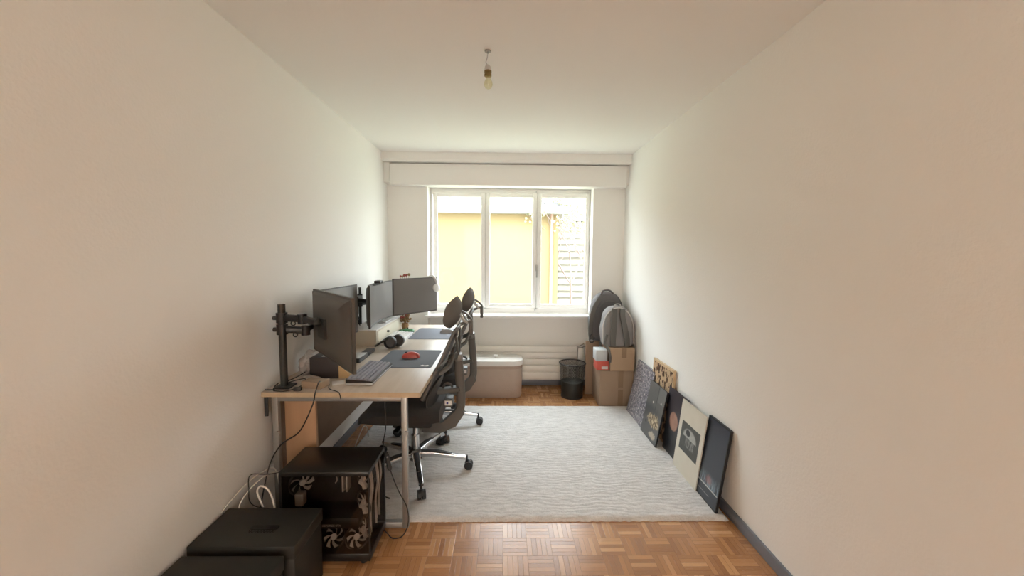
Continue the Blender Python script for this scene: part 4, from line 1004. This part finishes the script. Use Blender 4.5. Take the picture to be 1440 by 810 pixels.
def pic_print(n, u, v):
    nz = n.noise(n.obj, 5, 4); g = n.math
    col = n.mix(nz, (0.60, 0.56, 0.47), (0.68, 0.64, 0.55))
    inner = n.mix(n.noise(n.obj, 11, 4), (0.035, 0.038, 0.036), (0.075, 0.078, 0.072))
    cap = g('MULTIPLY', n.ell(u, v, 0.50, 0.53, 0.27, 0.13, 0.1), g('GREATER_THAN', v, 0.53))
    hole = n.ell(u, v, 0.42, 0.60, 0.09, 0.045, 0.15)
    st = n.math('GREATER_THAN', n.noise(n.comb(g('MULTIPLY', u, 5.0), g('MULTIPLY', v, 1.2)), 6, 3), 0.5)
    inner = n.mix(g('MULTIPLY', g('MULTIPLY', n.rect(u, v, 0.36, 0.70, 0.40, 0.54), st), 0.5), inner, (0.35, 0.36, 0.34))
    inner = n.mix(g('MULTIPLY', cap, 0.85), inner, n.mix(n.noise(n.obj, 20, 3), (0.30, 0.31, 0.29), (0.60, 0.60, 0.57)))
    inner = n.mix(hole, inner, (0.02, 0.02, 0.02))
    return n.mix(n.rect(u, v, 0.13, 0.88, 0.31, 0.72), col, inner)
def pic_night(n, u, v):
    g = n.math; nz = n.noise(n.comb(g('MULTIPLY', u, 3.0), g('MULTIPLY', v, 1.0)), 6, 4, 0.7)
    col = n.mix(n.step(v, 0.2, 1.0), (0.050, 0.062, 0.080), (0.034, 0.040, 0.060))
    glow = g('MULTIPLY', g('SUBTRACT', 1.0, n.step(v, 0.22, 0.36)), g('GREATER_THAN', v, 0.19))
    col = n.mix(g('MULTIPLY', g('MULTIPLY', glow, n.step(nz, 0.42, 0.62)), 0.9), col, (0.30, 0.40, 0.48))
    col = n.mix(g('MULTIPLY', n.ell(u, v, 0.5, 0.27, 0.12, 0.05, 0.4), 0.6), col, (0.35, 0.16, 0.15))
    col = n.mix(n.rect(u, v, 0.04, 0.96, 0.175, 0.19), col, (0.52, 0.54, 0.55))
    col = n.mix(n.math('MULTIPLY', n.rect(u, v, 0.04, 0.62, 0.085, 0.095), 0.8), col, (0.3, 0.32, 0.34))
    return n.mix(n.math('SUBTRACT', 1.0, n.rect(u, v, 0.03, 0.97, 0.015, 0.985)), col, (0.008, 0.008, 0.009))
def picture(label, name, ya, yb, xb, xt, h, fn, th, bodym, z0, cat='picture', dy=0.0, gloss=0.35):
    """ya = window-side edge, yb = camera-side edge; leaning from (xb, z0) to xt"""
    lean = math.asin((xt-xb)/h)
    t = thing(name, label, cat, (xb, (ya+yb)/2, z0))
    up = Vector((math.sin(lean), dy, math.cos(lean))); side = Vector((0, -1, 0)); nr = side.cross(up).normalized()   # towards the room
    if nr.x > 0: nr = -nr
    w = ya-yb; o0 = Vector((xb, ya, z0))+(-nr)*0.0
    b = BM()
    def P(u, v, d): return o0+side*(u*w)+up*(v*h)+nr*d
    q = [[b.verts.new(P(u, v, d)) for u, v in ((0, 0), (1, 0), (1, 1), (0, 1))] for d in (0, -th)]
    for k in range(4): b.faces.new((q[0][k], q[0][(k+1) % 4], q[1][(k+1) % 4], q[1][k]))
    b.faces.new(q[0]); b.faces.new(q[1][::-1]); obj('panel_body', b, bodym, t, smooth=False)
    me = bpy.data.meshes.new('printed_face'); vs = [(0, 0, 0), (1, 0, 0), (1, 1, 0), (0, 1, 0), (0, 0, -0.8), (1, 0, -0.8), (1, 1, -0.8), (0, 1, -0.8)]
    me.from_pydata([Vector(v) for v in vs], [], [(0, 1, 2, 3), (4, 7, 6, 5), (0, 4, 5, 1), (1, 5, 6, 2), (2, 6, 7, 3), (3, 7, 4, 0)]); me.materials.append(art_mat(name+'_print', fn, gloss))
    o = bpy.data.objects.new('printed_face', me); C.objects.link(o); o.parent = t
    M = Matrix(((side.x*w, up.x*h, nr.x*0.001, 0), (side.y*w, up.y*h, nr.y*0.001, 0), (side.z*w, up.z*h, nr.z*0.001, 0), (0, 0, 0, 1)))
    M.translation = P(0, 0, 0.0012)-Vector(t.location)
    o.matrix_local = M
    return t
zr = RZ+0.002
BLKE = mat('black_canvas_edge', (0.015, 0.015, 0.017), 0.5); CRM = mat('cream_canvas_edge', (0.55, 0.52, 0.45), 0.7)
picture('tan picture of dark figures in pine frame, upright against the wall', 'framed_picture', 3.215, 2.822, 1.222, 1.238, 0.605, pic_figures, 0.018, FRAMEW, 0.004)
picture('speckled blue grey canvas, the leaning picture closest to cardboard boxes', 'speckled_canvas', 3.575, 3.165, 1.140, 1.236, 0.485, pic_speckle, 0.018, mat('grey_canvas_edge', (0.30, 0.30, 0.32), 0.7), zr)
picture('dark grey photograph with golden fish-like shape, leaning by speckled canvas', 'photo_print', 3.158, 2.842, 1.128, 1.205, 0.425, pic_fish, 0.012, BLKE, zr)
picture('dark picture of a reddish planet, partly behind cream print', 'planet_picture', 2.862, 2.540, 1.192, 1.2300, 0.465, pic_planet, 0.006, BLKE, zr)
picture('cream poster with dark square print of pale domed creature', 'mounted_print', 2.615, 2.292, 1.166, 1.2195, 0.462, pic_print, 0.006, CRM, zr)
picture('dark blue night scene canvas, nearest leaning picture to the camera', 'night_picture', 2.308, 2.078, 1.175, 1.240, 0.475, pic_night, 0.014, BLKE, zr)

# ------------------------------------------------------------------ outside
YEL = mat('yellow_render', (0.222, 0.160, 0.074), 0.9); EAVE = mat('white_fascia', (0.26, 0.25, 0.24), 0.6)
ROOF = mat('pale_roof_tiles', (0.045, 0.042, 0.040), 0.8, bump=0.5, bscale=8)
t = thing('neighbour_house', 'yellow rendered house with white eave outside the window', 'house', (-4, 12, -3))
Mh = Matrix.Translation((1.60, 12.0, 0)) @ Matrix.Rotation(math.radians(0.8), 4, 'Z')
b = BM(); box(b, -14, 0, 0, 9, -3, 2.70, M=Mh); obj('wall', b, YEL, t, smooth=False)
b = BM(); box(b, -14.2, 0.25, -0.30, 9.3, 2.68, 2.90, M=Mh); obj('eave', b, EAVE, t, smooth=False)
b = BM(); q = [Mh @ Vector(p) for p in ((-14.2, -0.25, 2.90), (0.15, -0.25, 2.90), (0.15, 9.3, 2.90), (-14.2, 9.3, 2.90), (-12.5, 4.5, 5.0), (-2.6, 4.5, 5.0))]
v = [b.verts.new(p) for p in q]
for f_ in ((0, 1, 5, 4), (1, 2, 5), (2, 3, 4, 5), (3, 0, 4), (0, 3, 2, 1)): b.faces.new([v[i] for i in f_])
obj('roof', b, ROOF, t, smooth=False)
b = BM(); cyl(b, Mh @ Vector((-0.21, -0.06, -3)), Mh @ Vector((-0.21, -0.06, 2.7)), 0.045); obj('downpipe', b, mat('copper_downpipe', (0.35, 0.22, 0.16), 0.5), t)
t = thing('slatted_house', 'pale slatted house beyond the tree at right of window', 'house', (5, 18, -3))
SL = mat('pale_slats', (0.28, 0.262, 0.22), 0.8)
b = BM(); box(b, 2.45, 9, 18.1, 22, -3, 3.0); obj('wall', b, SL, t, smooth=False)
for k in range(20):
    b = BM(); box(b, 2.4, 9.05, 18.0, 18.1, -2.8+k*0.30, -2.62+k*0.30); obj('slat', b, mat('slat_paint', (0.34, 0.32, 0.275), 0.8) if k == 0 else bpy.data.materials['slat_paint'], t, smooth=False)
b = BM(); prism(b, [(17.7, 3.0), (22.3, 3.0), (20, 4.0)], 2.2, 9.3, 'x'); obj('roof', b, ROOF, t, smooth=False)
random.seed(11)
t = thing('garden_tree', 'bare pinkish branching tree outside the right window pane', 'tree', (2.6, 13.4, -3))
b = BM(); bl = BM()
def branch(p, d, L, r, dep):
    q = p+d*L; sweep(b, [p, q], circ(r, 6))
    if dep == 0:
        for _ in range(5):
            c = q+Vector((random.uniform(-.16, .16), random.uniform(-.16, .16), random.uniform(-.12, .16)))
            a = [bl.verts.new(c+Vector(e)*random.uniform(0.035, 0.06)) for e in ((1, 0, 0), (-.5, .87, 0), (-.5, -.87, 0), (0, 0, .8), (0, 0, -.8))]
            for i_, j_ in ((0, 1), (1, 2), (2, 0)): bl.faces.new((a[i_], a[j_], a[3])); bl.faces.new((a[j_], a[i_], a[4]))
        return
    for _ in range(3):
        nd = (d+Vector((random.uniform(-.75, .75), random.uniform(-.75, .75), random.uniform(-.15, .5)))).normalized(); branch(q, nd, L*0.74, r*0.6, dep-1)
branch(Vector((2.15, 13.2, -3)), Vector((0.05, 0, 1)), 2.0, 0.07, 5)
obj('branches', b, mat('pinkish_bark', (0.27, 0.21, 0.185), 0.8), t); o = obj('foliage', bl, mat('yellow_green_leaves', (0.29, 0.285, 0.18), 0.7), t); o['kind'] = 'stuff'
b = BM(); box(b, -30, 30, 4.6, 45, -3.2, -3.0); struct('ground', b, mat('garden_ground', (0.35, 0.36, 0.26), 0.9, vary=0.2))

# ------------------------------------------------------------------ light
w = bpy.data.worlds.new('sky'); S.world = w; w.use_nodes = True; nt = w.node_tree
bg = nt.nodes['Background']; bg.inputs[0].default_value = (0.885, 0.95, 1.0, 1)
tc = nt.nodes.new('ShaderNodeTexCoord'); sp = nt.nodes.new('ShaderNodeSeparateXYZ'); mr = nt.nodes.new('ShaderNodeMapRange')   # overcast sky, brighter overhead
nt.links.new(tc.outputs['Generated'], sp.inputs[0]); nt.links.new(sp.outputs[2], mr.inputs[0])
mr.inputs[1].default_value = 0; mr.inputs[2].default_value = 1; mr.inputs[3].default_value = 3.5; mr.inputs[4].default_value = 8.8
nt.links.new(mr.outputs[0], bg.inputs[1])
L = bpy.data.lights.new('window_portal', 'AREA'); L.shape = 'RECTANGLE'; L.size = 1.72; L.size_y = 1.25; L.cycles.is_portal = True
o = bpy.data.objects.new('window_portal', L); C.objects.link(o); o.location = (0.06, 4.46, 1.48); o.rotation_euler = (-PI/2, 0, 0)
# made-up fill spots behind the camera, bounced off the added hall's end wall
for k, lx in enumerate((-0.8, 0.8)):
    t = thing('fill_spotlight', ('left' if k == 0 else 'right')+' one of two added fill spotlights turned towards the hall end wall', 'spotlight', (lx, -2.9, 2.45), 'added fill spotlights')
    b = BM(); cyl(b, (lx, -2.9, 2.44), (lx, -2.9, 2.45), 0.05, seg=24); cyl(b, (lx, -2.9, 2.36), (lx, -2.9, 2.44), 0.008); obj('mount', b, WHITE, t)
    b = BM(); cyl(b, (lx, -2.85, 2.375), (lx, -2.95, 2.335), 0.035, 0.045, seg=24); obj('fill_lamp_head', b, WHITE, t)
    L = bpy.data.lights.new('fill_spot', 'SPOT'); L.energy = 240; L.color = (1.0, 0.98, 0.93); L.shadow_soft_size = 0.04; L.spot_size = math.radians(120); L.spot_blend = 0.6
    o = bpy.data.objects.new('fill_spot', L); C.objects.link(o); o.location = (lx, -2.99, 2.32); o.rotation_euler = (math.radians(-64), 0, 0)

# ------------------------------------------------------------------ camera
cam = bpy.data.cameras.new('camera'); cam.sensor_width = 36; cam.lens = 36*560/1440; cam.clip_start = 0.02; cam.clip_end = 200
co = bpy.data.objects.new('camera', cam); C.objects.link(co); co.location = (0, 0, 1.433)
yaw, pitch, roll = math.radians(1.0665), math.radians(4.584), math.radians(0.5)
R = Matrix.Rotation(-yaw, 4, 'Z') @ Matrix.Rotation(PI/2-pitch, 4, 'X') @ Matrix.Rotation(roll, 4, 'Z')
co.matrix_world = Matrix.Translation(co.location) @ R
S.camera = co
S.view_settings.view_transform = 'Standard'; S.view_settings.look = 'None'; S.view_settings.gamma = 1; S.view_settings.use_curve_mapping = False
S.view_settings.exposure = 1.16
cy = S.cycles
cy.use_denoising = True; cy.max_bounces = 14; cy.diffuse_bounces = 8; cy.glossy_bounces = 4; cy.transparent_max_bounces = 16; cy.sample_clamp_indirect = 6
cy.caustics_reflective = False; cy.caustics_refractive = False
